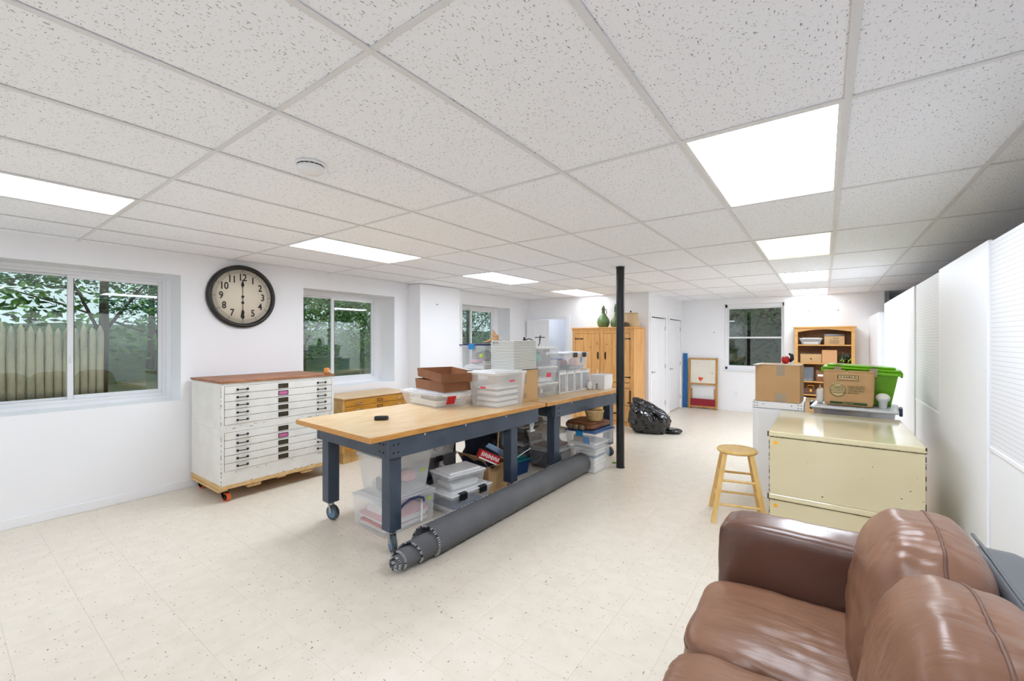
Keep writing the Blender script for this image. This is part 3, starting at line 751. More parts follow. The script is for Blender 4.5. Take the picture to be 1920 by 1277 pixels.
def sticker(t, L, Wd, taper, Hh, side, u, z, w, h, m, name='sticker'):
    """flat label on a tapered side wall; side '+x','-y'"""
    lidh = .022
    k = lambda zz: (taper+(1-taper)*zz/(Hh-lidh))/2
    if side == '+x': P = lambda uu, zz: (L*k(zz)+.0012, uu, zz)
    else: P = lambda uu, zz: (uu, -Wd*k(zz)-.0012, zz)
    vs = [P(u-w/2, z-h/2), P(u+w/2, z-h/2), P(u+w/2, z+h/2), P(u-w/2, z+h/2)]
    n = Vector((.0012, 0, 0)) if side == '+x' else Vector((0, -.0012, 0))
    vs += [tuple(Vector(p)+n) for p in vs]
    return put(name, MB().add(vs, [(3, 2, 1, 0), (4, 5, 6, 7), (0, 1, 5, 4), (1, 2, 6, 5), (2, 3, 7, 6), (3, 0, 4, 7)]), m, t)
def carton(label, x, y, z, L, Wd, Hh, rz=0, m='cardboard', tape=(), name='cardboard_box', cat='box', tapem='tape'):
    t = thing(name, label, cat, (x, y, z), rz)
    put('carton_body', MB().box(-L/2, L/2, -Wd/2, Wd/2, 0, Hh-.006, .003), m, t)
    put('top_flap', MB().box(-L/2, L/2, -Wd/2, -.002, Hh-.0055, Hh), m, t); put('top_flap', MB().box(-L/2, L/2, .002, Wd/2, Hh-.0055, Hh), m, t)
    for (side, u, z0, z1, w) in tape:
        if side == '-y': mb = MB().box(u-w/2, u+w/2, -Wd/2-.001, -Wd/2, z0, z1)
        else: mb = MB().box(L/2, L/2+.001, u-w/2, u+w/2, z0, z1)
        put('tape_strip', mb, tapem, t)
    return t
TT = .911
# --- on the tables
t = thing('remote_case', 'small black remote lying on the bare worktable end', 'remote', (-3.06, 2.29, TT), R(48))
put('case', MB().box(-.055, .055, -.022, .022, 0, .034, .007), 'black_plastic', t)
put('cap', MB().box(.055, .062, -.018, .018, .004, .03, .003), 'dark_stuff', t)
t = storage_bin('low clear underbed bin with red label on the near worktable', -3.36, 3.20, TT, .68, .42, .155, R(-9), lid='lid_clear', latch=None, taper=.84,
            contents=[('paper', 'sheets', 5), ('paper_edge', 'flap', 1), ('grey_stuff', 'blobs', 2)], seed=4, clabel='papers lying inside the low clear underbed bin')
put('latch', MB().box(-.35, -.342, -.05, .05, .10, .15, .003).box(-.35, -.32, -.05, .05, .147, .152), 'black_plastic', t)
lb = sticker(t, .68, .42, .84, .155, '+x', -.02, .072, .105, .085, 'red_label')
put('label_print', MB().box(.302, .3055, -.05, .0, .052, .062).box(.302, .3055, -.045, .02, .078, .088), 'paper', lb)
def open_tray(label, x, y, z, L, Wd, Hh, rz, tilt=(0, 0)):
    t = thing('cardboard_tray', label, 'tray', (x, y, z), rz); t.rotation_euler = (tilt[0], tilt[1], rz)
    put('tray_walls', shell(MB(), L, Wd, Hh, .97, .006), 'cardboard_brown', t)
    put('inside_lining', MB().box(-L/2*.95, L/2*.95, -Wd/2*.95, Wd/2*.95, .0065, .0075), 'cardboard', t)
    put('corner_flap', MB().box(L/2-.001, L/2+.002, -Wd/2, -Wd/2+.09, .006, Hh-.006), 'cardboard_brown', t)
    return t
open_tray('lower open brown cardboard tray on the underbed bin', -3.30, 3.27, TT+.157, .58, .36, .105, R(-13))
open_tray('upper open brown cardboard tray resting crooked on another tray', -3.28, 3.30, TT+.268, .64, .42, .09, R(-20), (0, R(2.5)))
t = storage_bin('tall milky white open-top bin of papers on the near worktable', -2.785, 3.555, TT, .37, .50, .365, R(-3), body='milky', lid='lid_white', taper=.86,
            contents=[('paper', 'sheets', 4), ('grey_stuff', 'sheets', 2), ('paper', 'sheets', 3), ('grey_stuff', 'sheets', 2), ('paper', 'sheets', 3), ('paper_gap', 'sheets', 2), ('paper', 'sheets', 2)], seed=8, clabel='stacked papers inside the tall milky bin')
sticker(t, .37, .50, .86, .365, '+x', .02, .26, .075, .016, 'pink_label'); sticker(t, .37, .50, .86, .365, '-y', .01, .2, .07, .018, 'pink_label')
carton('plain tan carton right of the tall milky bin under the board stack', -2.90, 3.985, TT, .50, .30, .345, R(-3), 'cardboard_tan', tape=(('+x', -.09, .20, .32, .05), ('+x', -.09, .04, .10, .05)))
t = thing('board_stack', 'tall stack of thin pale ribbed boards on a carton', 'stack of boards', (-2.845, 3.93, TT+.35), R(-3))
mb = MB(); rr = random.Random(5); nb = 21; bh = .325/nb
for k in range(nb):
    o = rr.uniform(-.003, .003); mb.cur = 0; mb.box(-.165+o, .165+o, -.205, .205, k*bh+.0052, (k+1)*bh, .001)
    mb.cur = 1; mb.box(-.160, .160, -.199, .199, k*bh, k*bh+.0053)
put('boards', mb, ['paper_edge', 'paper_gap'], t, kind='stuff')
put('handle_ring', MB().tube([(-.09+.035*cos(a), -.208-.008*sin(a), .285+.03*sin(a)) for a in [pi*k/8 for k in range(9)]], .004, 6), 'chrome', t)
for x in (-.06, .03): put('clasp', MB().box(x-.03, x+.03, -.17, -.14, .325, .331, .002), 'steel', t)
# stack of three clear tubs
storage_bin('lowest clear tub of the three-high stack at table joint', -2.87, 4.44, TT, .36, .40, .168, R(-4), lid='lid_white', taper=.9, contents=[('grey_stuff', 'blobs', 4), ('paper', 'blobs', 3)], seed=11)
t = storage_bin('middle clear tub with pink sticker in the three-high stack', -2.87, 4.44, TT+.170, .35, .39, .20, R(-4), lid='lid_white', taper=.88, contents=[('paper', 'sheets', 5), ('grey_stuff', 'blobs', 3)], seed=12)
sticker(t, .35, .39, .88, .2, '+x', .03, .085, .09, .05, 'pink_label')
t = storage_bin('top clear latch bin holding a teal ball in the three-high stack', -2.90, 4.45, TT+.372, .42, .46, .225, R(-4), lid='lid_white', latch='black_plastic', lsides='y', taper=.88, contents=[('grey_stuff', 'upright', 4)], seed=13)
put('teal_ball', MB().super((0, 0, 0), (.085, .085, .08), 2.2, 10), 'teal', loc=(-2.86, 4.37, TT+.372+.088), label='teal ball inside the top clear latch bin', cat='ball')
# tall narrow clear organisers
def organiser(label, x, y, w, d, h, rz, spec, seed):
    t = thing('clear_organiser', label, 'organiser', (x, y, TT), rz, group='clear organiser boxes on the far worktable')
    put('body', shell(MB(), d, w, h-.02, .98, .003), 'clear_plastic', t)
    f = MB()
    for a, b in ((-w/2, -w/2+.012), (w/2-.012, w/2)): f.box(d/2-.002, d/2+.006, a, b, .003, h-.02)
    f.box(d/2-.002, d/2+.006, -w/2+.012, w/2-.012, .003, .016).box(d/2-.002, d/2+.006, -w/2+.012, w/2-.012, h-.05, h-.02)
    put('front_frame', f, 'lid_white', t)
    put('lid', MB().box(-d/2-.006, d/2+.008, -w/2-.004, w/2+.004, h-.02, h, .004), 'lid_clear', t)
    fill('contents seen in the '+label, x, y, TT+.005, rz, d*.9, w*.86, h-.04, spec, seed)
    return t
organiser('first clear organiser next to the pink-sticker tub', -2.865, 4.775, .155, .36, .29, R(-4), [('paper', 'blobs', 2), ('teal', 'blobs', 2), ('grey_stuff', 'blobs', 2)], 21)
organiser('second clear organiser with pinkish contents', -2.85, 4.955, .17, .36, .29, R(-4), [('pink_stuff', 'blobs', 4), ('grey_stuff', 'blobs', 3)], 22)
organiser('third clear organiser with dark contents', -2.835, 5.135, .16, .36, .29, R(-4), [('dark_stuff', 'blobs', 5), ('grey_stuff', 'blobs', 2)], 23)
organiser('last clear organiser nearest the white caddy', -2.82, 5.33, .20, .36, .285, R(-4), [('grey_stuff', 'upright', 3), ('paper', 'blobs', 4)], 24)
t = storage_bin('small clear tub with blue lid on the organisers', -2.93, 4.82, TT+.292, .26, .22, .16, R(-4), lid='lid_blue', contents=[('paper', 'blobs', 3), ('grey_stuff', 'blobs', 2)], seed=31, lidh=.03)
t = storage_bin('clear bin with black latches and blue logo on the organisers', -2.84, 5.20, TT+.292, .34, .46, .225, R(-4), body='milky', lid='lid_white', latch='black_plastic', lsides='x', nl=2, taper=.92, contents=[('pink_stuff', 'blobs', 4), ('grey_stuff', 'sheets', 3)], seed=32)
sticker(t, .34, .46, .92, .225, '+x', .06, .12, .05, .07, 'blue_logo')
storage_bin('grey lidded bin behind the blue-logo bin at table back', -3.36, 4.95, TT, .36, .50, .33, R(-4), body='clear_dark', lid='grey_lid', contents=[('paper', 'sheets', 12)], seed=33)
storage_bin('blue lidded clear bin behind the blue-logo bin, upper of two', -3.36, 4.95, TT+.332, .36, .46, .24, R(-4), body='clear_dark', lid='lid_blue', contents=[('paper', 'sheets', 9)], seed=34)
t = thing('antique_tap', 'dark metal pump figurine with curved handle on a blue lid', 'figurine', (-3.34, 4.86, TT+.574), .3)
put('base', MB().lathe([(0, 0), (.05, 0), (.05, .012), (.036, .03), (.04, .05), (.03, .075), (.02, .09), (.024, .105), (.012, .12), (.016, .135), (.0, .148)], 18), 'black_iron', t)
put('spout', MB().tube([(.01, 0, .10), (.06, .03, .125), (.10, .06, .10), (.12, .075, .03), (.122, .078, .0)], .007, 8), 'black_iron', t)
put('lever', MB().tube([(.16, .10, .0), (.185, .118, .06), (.19, .12, .12), (.195, .124, .175)], [.004, .006, .009, .006], 8).tube([(.13, .08, .14), (.19, .12, .145), (.25, .16, .14)], .006, 8), 'black_iron', t)
# small things by the post
t = thing('white_caddy', 'white plastic caddy basket with handle at the far table end', 'caddy', (-2.52, 5.575, TT), R(-4))
put('basket', shell(MB(), .22, .24, .20, .92), 'white_plastic', t)
put('rim', rimring(MB(), .22, .24, .188, .20, .006), 'white_plastic', t)
put('handle', MB().tube([(0, -.12, .19), (0, -.12, .25), (0, -.09, .262)], .006, 8), 'white_plastic', t)
t = thing('white_scoop', 'white plastic scoop leaning beside the white caddy', 'scoop', (-2.60, 5.40, TT), R(-4))
put('bowl', MB().super((0, -.02, .055), (.03, .05, .055), 3, 8), 'white_plastic', t)
put('handle', MB().tube([(-.01, .0, .10), (-.04, .02, .20), (-.06, .03, .27)], [.014, .010, .012], 8), 'white_plastic', t)
t = thing('punched_block', 'small dark block with square holes beside the caddy', 'block', (-2.545, 5.43, TT), R(-4))
mb = MB()
for i in range(3):
    for j in range(3): mb.box(.018, .021, -.028+i*.02, -.014+i*.02, .010+j*.025, .028+j*.025)
put('body', MB().box(-.02, .02, -.034, .034, 0, .085, .003), 'paper', t); put('holes', mb, 'dark_stuff', t)
t = thing('blue_grey_box', 'small blue-grey box behind the white caddy', 'box', (-2.93, 5.60, TT), R(-4))
put('body', MB().box(-.12, .12, -.11, .11, 0, .23, .004), 'lid_blue', t); put('lid', MB().box(-.125, .125, -.115, .115, .23, .25, .003), 'slate', t)
t = thing('yellow_bottle', 'small yellow labelled bottle beside the black post', 'bottle', (-2.435, 5.70, TT), 0)
put('bottle_body', MB().lathe([(0, 0), (.028, 0), (.028, .075), (.028, .15), (.012, .175), (.012, .19), (0, .19)], 16), 'milky', t)
put('wrap', MB().lathe([(.029, .08), (.029, .148)], 16), 'yellow', t)
# back row near window: bins with blue latches
storage_bin('bottom clear bin at table back under the blue-latch bin', -3.385, 3.98, TT, .42, .34, .325, R(-3), lid='lid_white', latch='black_plastic', lsides='y', contents=[('paper', 'sheets', 12), ('dark_stuff', 'sheets', 3)], seed=41)
t = storage_bin('clear bin with bright blue latch at table back by window', -3.385, 4.02, TT+.327, .42, .36, .31, R(-3), body='clear_plastic', lid='navy_plastic', latch='blue_plastic', lsides='y', taper=.93, contents=[('paper', 'sheets', 4), ('grey_stuff', 'blobs', 4), ('pink_stuff', 'blobs', 2)], seed=42)
sticker(t, .42, .36, .93, .31, '-y', .14, .17, .05, .04, 'lime_paper')
t = thing('clay_figurine', 'small tan clay figurine with pointed hat on a bin', 'figurine', (-3.26, 4.10, TT+.638), .4)
put('body', MB().super((0, 0, .04), (.055, .05, .04), 2.5, 8).super((.02, 0, .085), (.032, .03, .03), 2.2, 8), 'figurine', t)
put('hat', MB().cyl((-.002, 0, .095), (-.02, 0, .17), .034, .004, 12), 'figurine', t)
put('arm', MB().tube([(-.03, -.03, .04), (-.08, -.05, .02), (-.12, -.05, .012)], [.018, .014, .01], 8), 'figurine', t)
t = storage_bin('dark blue tub behind the brown trays', -3.08, 3.655, TT, .17, .20, .2, R(-3), body='deep_blue', lid='deep_blue', taper=.92)
# --- under the near table
RZ = R(-3)
t = storage_bin('clear box with blue handle on the floor behind the front leg', -3.06, 2.43, 0, .46, .52, .285, RZ, body='clear_plastic', lid='lid_clear', taper=.97, contents=[('paper', 'sheets', 3), ('red_label', 'sheets', 1), ('paper', 'sheets', 3), ('pink_stuff', 'sheets', 2), ('paper', 'flap', 2)], seed=51)
put('handle', MB().tube([(.245, -.12, .20), (.262, -.10, .235), (.268, -.04, .262), (.268, .05, .262), (.262, .11, .235), (.245, .13, .2)], .011, 8), 'navy_plastic', t)
sticker(t, .46, .52, .97, .285, '+x', .2, .2, .03, .03, 'lime_paper')
for u in (-.12, .12): sticker(t, .46, .52, .97, .285, '+x', u, .115, .02, .19, 'lid_white', 'rib')
t = storage_bin('clear tapered tub standing on the blue-handled box', -3.05, 2.43, .287, .42, .47, .35, RZ, body='milky', lid='lid_white', taper=.84, contents=[('paper', 'blobs', 4), ('grey_stuff', 'blobs', 4), ('pink_stuff', 'blobs', 2)], seed=52)
sticker(t, .42, .47, .84, .35, '+x', .15, .17, .025, .03, 'lime_paper')
t = storage_bin('shallow clear tub wedged right under the table apron', -3.05, 2.43, .639, .40, .44, .135, RZ, body='clear_plastic', lid='lid_clear', taper=1.06, contents=[('paper_edge', 'sheets', 4)], seed=53)
sticker(t, .40, .44, 1.06, .135, '+x', .02, .06, .12, .035, 'paper')
storage_bin('clear bin with black latches on the floor behind the rolled mat', -2.86, 3.015, 0, .42, .52, .21, RZ, lid='lid_white', latch='black_plastic', lsides='x', nl=2, taper=.86, contents=[('paper', 'sheets', 3), ('lid_blue', 'sheets', 2), ('pink_label', 'blobs', 1)], seed=54)
storage_bin('small white-lidded tub stacked on the latched floor bin', -2.83, 3.0, .213, .30, .42, .165, R(-10), lid='white_plastic', taper=.88, contents=[('paper', 'sheets', 4), ('grey_stuff', 'blobs', 2), ('lid_blue', 'blobs', 1)], seed=55, lidh=.03)
storage_bin('grey tub low under the table middle', -3.38, 3.07, 0, .44, .50, .22, RZ, body='clear_dark', lid='deep_blue', contents=[('grey_stuff', 'blobs', 4)], seed=56)
storage_bin('grey smoky tub under the black-latched upper bin', -3.36, 3.06, .222, .42, .50, .21, RZ, body='clear_dark', lid='clear_dark', latch='black_plastic', lsides='x', contents=[('dark_stuff', 'blobs', 4)], seed=57)
storage_bin('upper clear bin with black latches under the table middle', -3.29, 3.00, .434, .42, .50, .225, RZ, lid='lid_clear', latch='black_plastic', lsides='xy', taper=.86, contents=[('paper', 'blobs', 5), ('pink_stuff', 'blobs', 2)], seed=58)
# open carton with bag
t = thing('open_carton', 'open cardboard carton stuffed with a navy bag under the table', 'box', (-2.94, 3.545, 0), R(-2))
put('carton_body', shell(MB(), .38, .34, .30, 1.0, .005), 'cardboard', t)
for rot, yy in ((R(35), -.17), (R(-20), .17)):
    put('flap', MB().box(-.18, .18, -.002, .002, 0, .14, M=Matrix.Translation((0, yy, .30)) @ Matrix.Rotation(rot, 4, 'X')), 'cardboard', t)
put('flap', MB().box(-.002, .002, -.16, .16, 0, .12, M=Matrix.Translation((.19, 0, .30)) @ Matrix.Rotation(R(70), 4, 'Y')), 'cardboard_tan', t)
def lump(sd, amt):
    def f(q):
        n = noise.noise(Vector((q.x*7+sd, q.y*7, q.z*7))); return q*(1+amt*n)
    return f
put('shopping_bag', MB().super((0, 0, 0), (.20, .17, .17), 3, 16, lump(3, .35)), 'navy_cloth', loc=(-2.95, 3.50, .42), label='crumpled navy bag bulging out of the open carton', cat='bag')
put('plastic_bag', MB().super((0, 0, 0), (.11, .09, .14), 2.5, 14, lump(9, .5)), mat('smoky_film', (150, 158, 172), .15, alpha=.45, bump=.8, bscale=12), loc=(-2.86, 3.68, .56), label='smoky clear plastic bag on top of the navy bag', cat='bag')
t = thing('red_package', 'red package with white lettering sticking out of the carton', 'package', (-2.745, 3.36, .405), R(-38)); t.rotation_euler = (0, R(28), R(70))
put('package_body', MB().box(-.13, .13, -.03, .03, -.045, .045, .004), 'red', t)
put('white_band', MB().box(-.13, .13, -.0315, -.03, -.044, -.03), 'paper', t)
mb = MB()
for k in range(11): mb.box(-.115+k*.021, -.103+k*.021, -.0312, -.03, -.015+(k % 3)*.004, .028-(k % 2)*.006)
put('print_marks', mb, 'paper', t)
put('cloth_strip', MB().box(-.14, .14, .0, .01, -.028, .028, .004, M=Matrix.Rotation(.3, 4, 'X')), 'sky_cloth', loc=(-2.72, 3.46, .46), rot=(.3, R(30), R(75)), label='pale blue cloth strip beside the red package', cat='cloth')
t = put('paint_stick', MB().box(-.012, .012, -.002, .002, -.1, .1, .001), 'pine_raw', loc=(-2.76, 3.53, .54), rot=(0, .1, R(85)), label='flat wooden paint stick standing in the navy bag', cat='stick')
put('coat_hanger_wire', MB().tube([(-.20, .0, .06), (-.1, .0, -.02), (.0, .02, -.04), (.06, .05, -.01), (.10, .16, .04), (.12, .22, .06)], .004, 6), 'white_plastic', loc=(-2.64, 3.56, .38), label='thin white bent wire draped over the carton front', cat='wire')
# --- under the far table
t = storage_bin('clear bin stacked with papers on the floor beside the post', -2.335, 4.84, 0, .34, .37, .30, R(-3), lid='lid_clear', taper=.92, contents=[('paper', 'sheets', 14), ('lid_blue', 'sheets', 2), ('paper_edge', 'sheets', 5)], seed=61)
t = storage_bin('clear bin with blue lid and blue logo beneath the wicker basket', -2.37, 4.90, .302, .42, .50, .20, R(-3), body='clear_plastic', lid='lid_blue', latch='blue_plastic', lsides='y', taper=.9, contents=[('paper', 'sheets', 3), ('paper', 'flap', 2), ('cardboard_tan', 'flap', 1)], seed=62)
sticker(t, .42, .50, .9, .20, '-y', .08, .09, .09, .08, 'blue_logo')
t = thing('leather_case', 'worn brown leather case lying on the blue-lidded bin', 'case', (-2.42, 4.92, .505), R(-3))
put('case_body', MB().super((0, .02, .035), (.20, .27, .034), 6, 14), 'brown_leather', t)
put('flap_edge', MB().super((.0, -.02, .073), (.18, .22, .012), 6, 10), 'brown_leather', t)
for x in (-.08, .0, .08): put('tin_end', MB().super((x, -.275, .035), (.034, .03, .03), 4, 8), 'pottery', t)
t = thing('wicker_basket', 'small woven wicker basket on top of the leather case', 'basket', (-2.33, 4.94, .592)); t.scale = (1.2, 1.2, .95)
wb_ = MB()
for k in range(9):
    z = .004+k*.013; r = .068+.022*(k/8); n = 40
    pts = [((r+.0028*(1 if (i+k) % 2 else -1))*cos(2*pi*i/n), (r+.0028*(1 if (i+k) % 2 else -1))*sin(2*pi*i/n), z) for i in range(n+1)]
    wb_.tube(pts, .0072, 5)
put('woven_wall', wb_, 'wicker', t, kind='stuff')
put('rim', MB().tube([(.094*cos(2*pi*i/40), .094*sin(2*pi*i/40), .122) for i in range(41)], .009, 6), 'wicker', t)
put('base', MB().cyl((0, 0, 0), (0, 0, .006), .068, n=24), 'wicker', t)
storage_bin('dark grey tub at floor under the far table, left of post', -2.80, 4.70, .0, .40, .44, .24, R(-4), body='clear_dark', lid='lid_clear', taper=.9, contents=[('dark_stuff', 'blobs', 5), ('red_panel', 'sheets', 1)], seed=63)
storage_bin('clear tub above the dark grey tub under far table', -2.82, 4.70, .243, .40, .46, .22, R(-4), lid='lid_white', contents=[('cardboard_brown', 'sheets', 3), ('paper', 'blobs', 4)], seed=64)
storage_bin('wide clear bin with red contents deep under the far table', -3.275, 4.79, .0, .42, .60, .26, R(-4), body='clear_dark', lid='lid_clear', contents=[('red_panel', 'sheets', 4), ('dark_stuff', 'blobs', 4)], seed=65)
storage_bin('smoky bin stacked deep under the far table', -3.275, 4.79, .262, .42, .58, .22, R(-4), body='clear_dark', lid='lid_white', contents=[('cardboard_brown', 'sheets', 5), ('dark_stuff', 'blobs', 3)], seed=66)
storage_bin('topmost shallow bin deep under the far table', -3.275, 4.79, .484, .42, .56, .16, R(-4), body='clear_dark', lid='lid_white', contents=[('cardboard_tan', 'sheets', 4)], seed=67)
t = storage_bin('small navy tub with teal lid on floor behind the table legs', -3.0, 4.15, 0, .24, .30, .20, R(-4), body='deep_blue', lid='dark_teal', taper=.86, lidh=.04)
t = thing('grey_bracket', 'grey v-shaped steel bracket under the table joint', 'bracket', (-2.62, 3.95, .58), R(-3))
put('arm', rodbox(MB(), (0, -.07, .28), (0, -.01, .02), .02, .022), 'grey_lid', t); put('arm', rodbox(MB(), (0, .06, .28), (0, .01, .02), .02, .022), 'grey_lid', t)
put('foot_plate', MB().box(-.02, .02, -.04, .04, .0, .02, .002), 'grey_lid', t)
put('green_strap', MB().tube([(-.05, 0, .01), (0, .02, .012), (.05, .0, .01), (.09, .03, .012)], .011, 6), 'lime', loc=(-2.16, 5.22, .0), label='bright green strap on the floor behind the clear bin', cat='strap')
# ================================================================= ROLLED MAT
t = thing('rolled_rubber_mat', 'rolled-up dark grey rubber mat lying along the worktable', 'mat', (-2.35, 0, 0))
turns = 4.6; N = 46; tot = int(turns*N); th = .0085
def roll_r(u):
    k = u*turns
    for (a, ra), (b, rb) in zip(((0, .030), (3.0, .082), (3.35, .100), (3.6, .103), (3.95, .115), (4.61, .120)), ((3.0, .082), (3.35, .100), (3.6, .103), (3.95, .115), (4.61, .120), (9, .12))):
        if a <= k <= b: return ra+(rb-ra)*(k-a)/(b-a)
    return .12
def near_y(u):
    k = u*turns
    steps = [(0, 1.84), (1.0, 1.862), (2.0, 1.89), (2.75, 1.93), (3.0, 1.97), (3.35, 2.03), (3.6, 2.06), (3.9, 2.13), (4.25, 2.17), (4.6, 2.20)]
    for (a, ya), (b, yb) in zip(steps, steps[1:]):
        if a <= k <= b: return ya+(yb-ya)*(k-a)/(b-a)
    return steps[-1][1]
vs = []; fs = []; ed = MB(); st = MB()
ring = []
for i in range(tot+1):
    u = i/tot; r = roll_r(u); a = -2*pi*u*turns+pi*.6; off = (1-u)*turns*.0092
    cz = roll_r(u)+off; yn = near_y(u); yf = 4.64-(1-u)*.03
    for rr_ in (r, r-th):
        x = rr_*cos(a); z = cz+rr_*sin(a)
        vs += [(x, yn, z), (x, yf, z)]
    ring.append((a, r, cz, yn))
for i in range(tot):
    o = i*4; p = o+4
    fs += [(o, o+1, p+1, p), (o+3, o+2, p+2, p+3), (o, p, p+2, o+2), (o+1, o+3, p+3, p+1)]
fs += [(0, 2, 3, 1), (tot*4, tot*4+1, tot*4+3, tot*4+2)]
m_ = MB(); m_.add(vs, fs, True); put('mat_sheet', m_, 'mat_rubber', t)
bw = random.Random(2)
for i in range(0, tot-1):
    a, r, cz, yn = ring[i]; x = (r-th/2)*cos(a); z = cz+(r-th/2)*sin(a)
    if bw.random() < .75 and z > .004:
        M_ = Matrix.Translation((x, yn-.001, z)) @ Matrix.Rotation(-a, 4, 'Y')
        st.box(-.0046, .005, -.001, .011, -pi*r/N*.45, pi*r/N*.45, M=M_ @ Matrix.Rotation(bw.uniform(-.4, .4), 4, 'Y'))
    ed.box(-.0045, .0046, -.0006, .006, -pi*r/N*1.1, pi*r/N*1.1, M=Matrix.Translation((x, yn, z)) @ Matrix.Rotation(-a, 4, 'Y'))
put('edge_binding', ed, 'mat_edge', t); put('edge_stitching', st, 'stitch', t, kind='stuff')
se = MB()
for i in range(60):
    y = 2.25+i*.04; a = pi*.5+.35; r = .118; x = r*cos(a); z = .118+r*sin(a)+.001
    if bw.random() < .8: se.box(x-.002, x+.003, y, y+.018, z-.001, z+.002)
put('outer_seam', se, 'stitch', t, kind='stuff')
# ================================================================= SOFA
t = thing('leather_sofa', 'brown leather sofa against the pegboard partition at lower right', 'sofa', (0, 0, 0))
def wr(sd, amt, f=4.5, ridge=0):
    def fn(q):
        n = noise.noise(Vector((q.x*f*1.8+sd, q.y*f*.9, q.z*f*1.5)))+.5*noise.noise(Vector((q.x*f*4+sd, q.y*f*2, q.z*f*4)))
        d = amt*n
        if ridge:
            w = noise.noise(Vector((q.x*3+sd, q.y*3, q.z*3+sd)))
            a = noise.noise(Vector((q.x*3.2+q.y*2+sd, q.y*15+q.x*3, q.z*3.5+sd)))
            d -= ridge*max(0, w+.25)*max(0, 1-abs(a)*4.5)
        return q+q.normalized()*d
    return fn
def seam(path, k, h, fn, c):
    out = []
    for p in path:
        nn = sum(abs(a)**k for a in p)**(1/k); q = fn(Vector((p[0]/nn*h[0], p[1]/nn*h[1], p[2]/nn*h[2]))); out.append((q[0]+c[0], q[1]+c[1], q[2]+c[2]))
    return out
put('seat_base', MB().box(-.40, .52, .32, 2.52, .03, .30, .03), 'leather_dark', t)
put('far_arm', MB().super((.055, 2.44, .375), (.49, .125, .335), 9, 18, wr(1, .006)), 'leather_dark', t)
put('near_arm', MB().super((.055, .30, .375), (.49, .125, .335), 9, 18, wr(2, .006)), 'leather_dark', t)
for k, (a, b) in enumerate(((1.725, 2.315), (1.135, 1.725), (.43, 1.135))):
    yc = (a+b)/2; hw = (b-a)/2+.004
    def seatfn(q, hw=hw, k=k):
        q = wr(10+k, .009, ridge=.011)(q); crown = (1-(q.y/hw)**2)*(1-(q.x/.42)**2); q.z += .028*max(crown, 0); return q
    s = put('seat_cushion', MB().super((-.06, yc, .345), (.405, hw, .105), 6, 44, seatfn), 'leather', t)
    put('front_piping', MB().tube(seam([(-1, -.9+.09*i, .35) for i in range(21)], 6, (.405, hw, .105), seatfn, (-.06, yc, .345)), .004, 6), 'piping', s)
    def backfn(q, hw=hw, k=k):
        q = wr(20+k, .011, ridge=.014)(q); tz = q.z/.29
        q.x *= 1-.10*tz-.08*(tz**2); q.x += .03*tz
        if tz > .2: q.y *= 1-.10*(tz-.2)
        return q
    s = put('back_cushion', MB().super((.255, yc+.01, .675), (.175, hw+.012, .295), 3.6, 48, backfn), 'leather', t)
    path = [(.1, -1, .1+.09*i) for i in range(11)]+[(.1, -1+.05*i, 1) for i in range(1, 40)]+[(.1, 1, 1-.09*i) for i in range(11)]
    sp = seam(path, 3.6, (.175, hw+.012, .295), backfn, (.255, yc+.01, .675))
    put('top_piping', MB().tube(sp, .0048, 8), 'piping', s)
put('back_shell', MB().super((.50, 1.37, .455), (.075, 1.0, .41), 9, 20, wr(31, .004)), 'leather_grey', t)
put('shell_seam', MB().tube([(.45, 2.32-i*.10, .866+.004*sin(i)) for i in range(20)], .006, 6), 'leather_grey', t)
for x in (-.34, .46):
    for y in (.42, 2.42): put('foot', MB().cyl((x, y, 0), (x, y, .04), .028, n=12), 'black_plastic', t)
# ================================================================= BEIGE FLAT FILES
def cream_unit(lab, z0, h, seed):
    t = thing('cream_flat_file', lab, 'flat file', (.095, 4.385, z0), group='cream steel flat files')
    hx_, hy_ = .435, .585
    put('carcass', MB().box(-hx_, hx_, -hy_, hy_, 0, h-.042, .004), 'cream_steel', t)
    put('cap', MB().box(-hx_-.004, hx_+.004, -hy_-.004, hy_+.004, h-.040, h, .005), 'cream_top', t)
    put('cap_rib', MB().box(-hx_-.003, hx_+.003, -hy_-.0065, -hy_-.003, h-.034, h-.022, .001), 'cream_steel', t)
    r = MB(); rr = random.Random(seed)
    r.box(-hx_-.0005, hx_+.0005, -hy_-.0005, -hy_+.002, h-.0425, h-.0395)
    for _ in range(34):
        x = rr.uniform(-hx_, hx_-.05); l = rr.uniform(.004, .03); r.box(x, x+l, -hy_-.0046, -hy_-.0038, h-.0405, h-.0405+rr.uniform(.001, .004))
    for sx in (-1, 1):
        for _ in range(16):
            z = rr.uniform(0, h-.05); r.box(sx*hx_-.002, sx*hx_+.002, -hy_-.0006, -hy_+.002, z, z+rr.uniform(.004, .03))
        r.box(sx*(hx_+.004)-.008, sx*(hx_+.004)+.0005, -hy_-.0050, -hy_+.012, h-.04, h-.002)
    for _ in range(9):
        x = rr.uniform(-hx_, hx_); z = rr.uniform(.02, h-.1); r.box(x, x+rr.uniform(.002, .012), -hy_-.0005, -hy_+.001, z, z+rr.uniform(.002, .008))
    put('rust_marks', r, 'rust', t, kind='stuff')
    put('price_sticker', MB().cyl((-hx_+.04, -hy_-.0012, h-.085), (-hx_+.04, -hy_, h-.085), .014, n=14), 'orange_dot', t)
    for k in range(5):
        z = .05+k*(h-.12)/5
        put('drawer_front', MB().box(-hx_+.03, hx_-.03, hy_-.001, hy_+.008, z, z+(h-.12)/5-.006, .002), 'cream_steel', t)
    return t
cream_unit('lower cream steel flat file standing on the floor behind sofa arm', 0, .424, 5)
cream_unit('upper cream steel flat file with glossy top', .424, .476, 6)
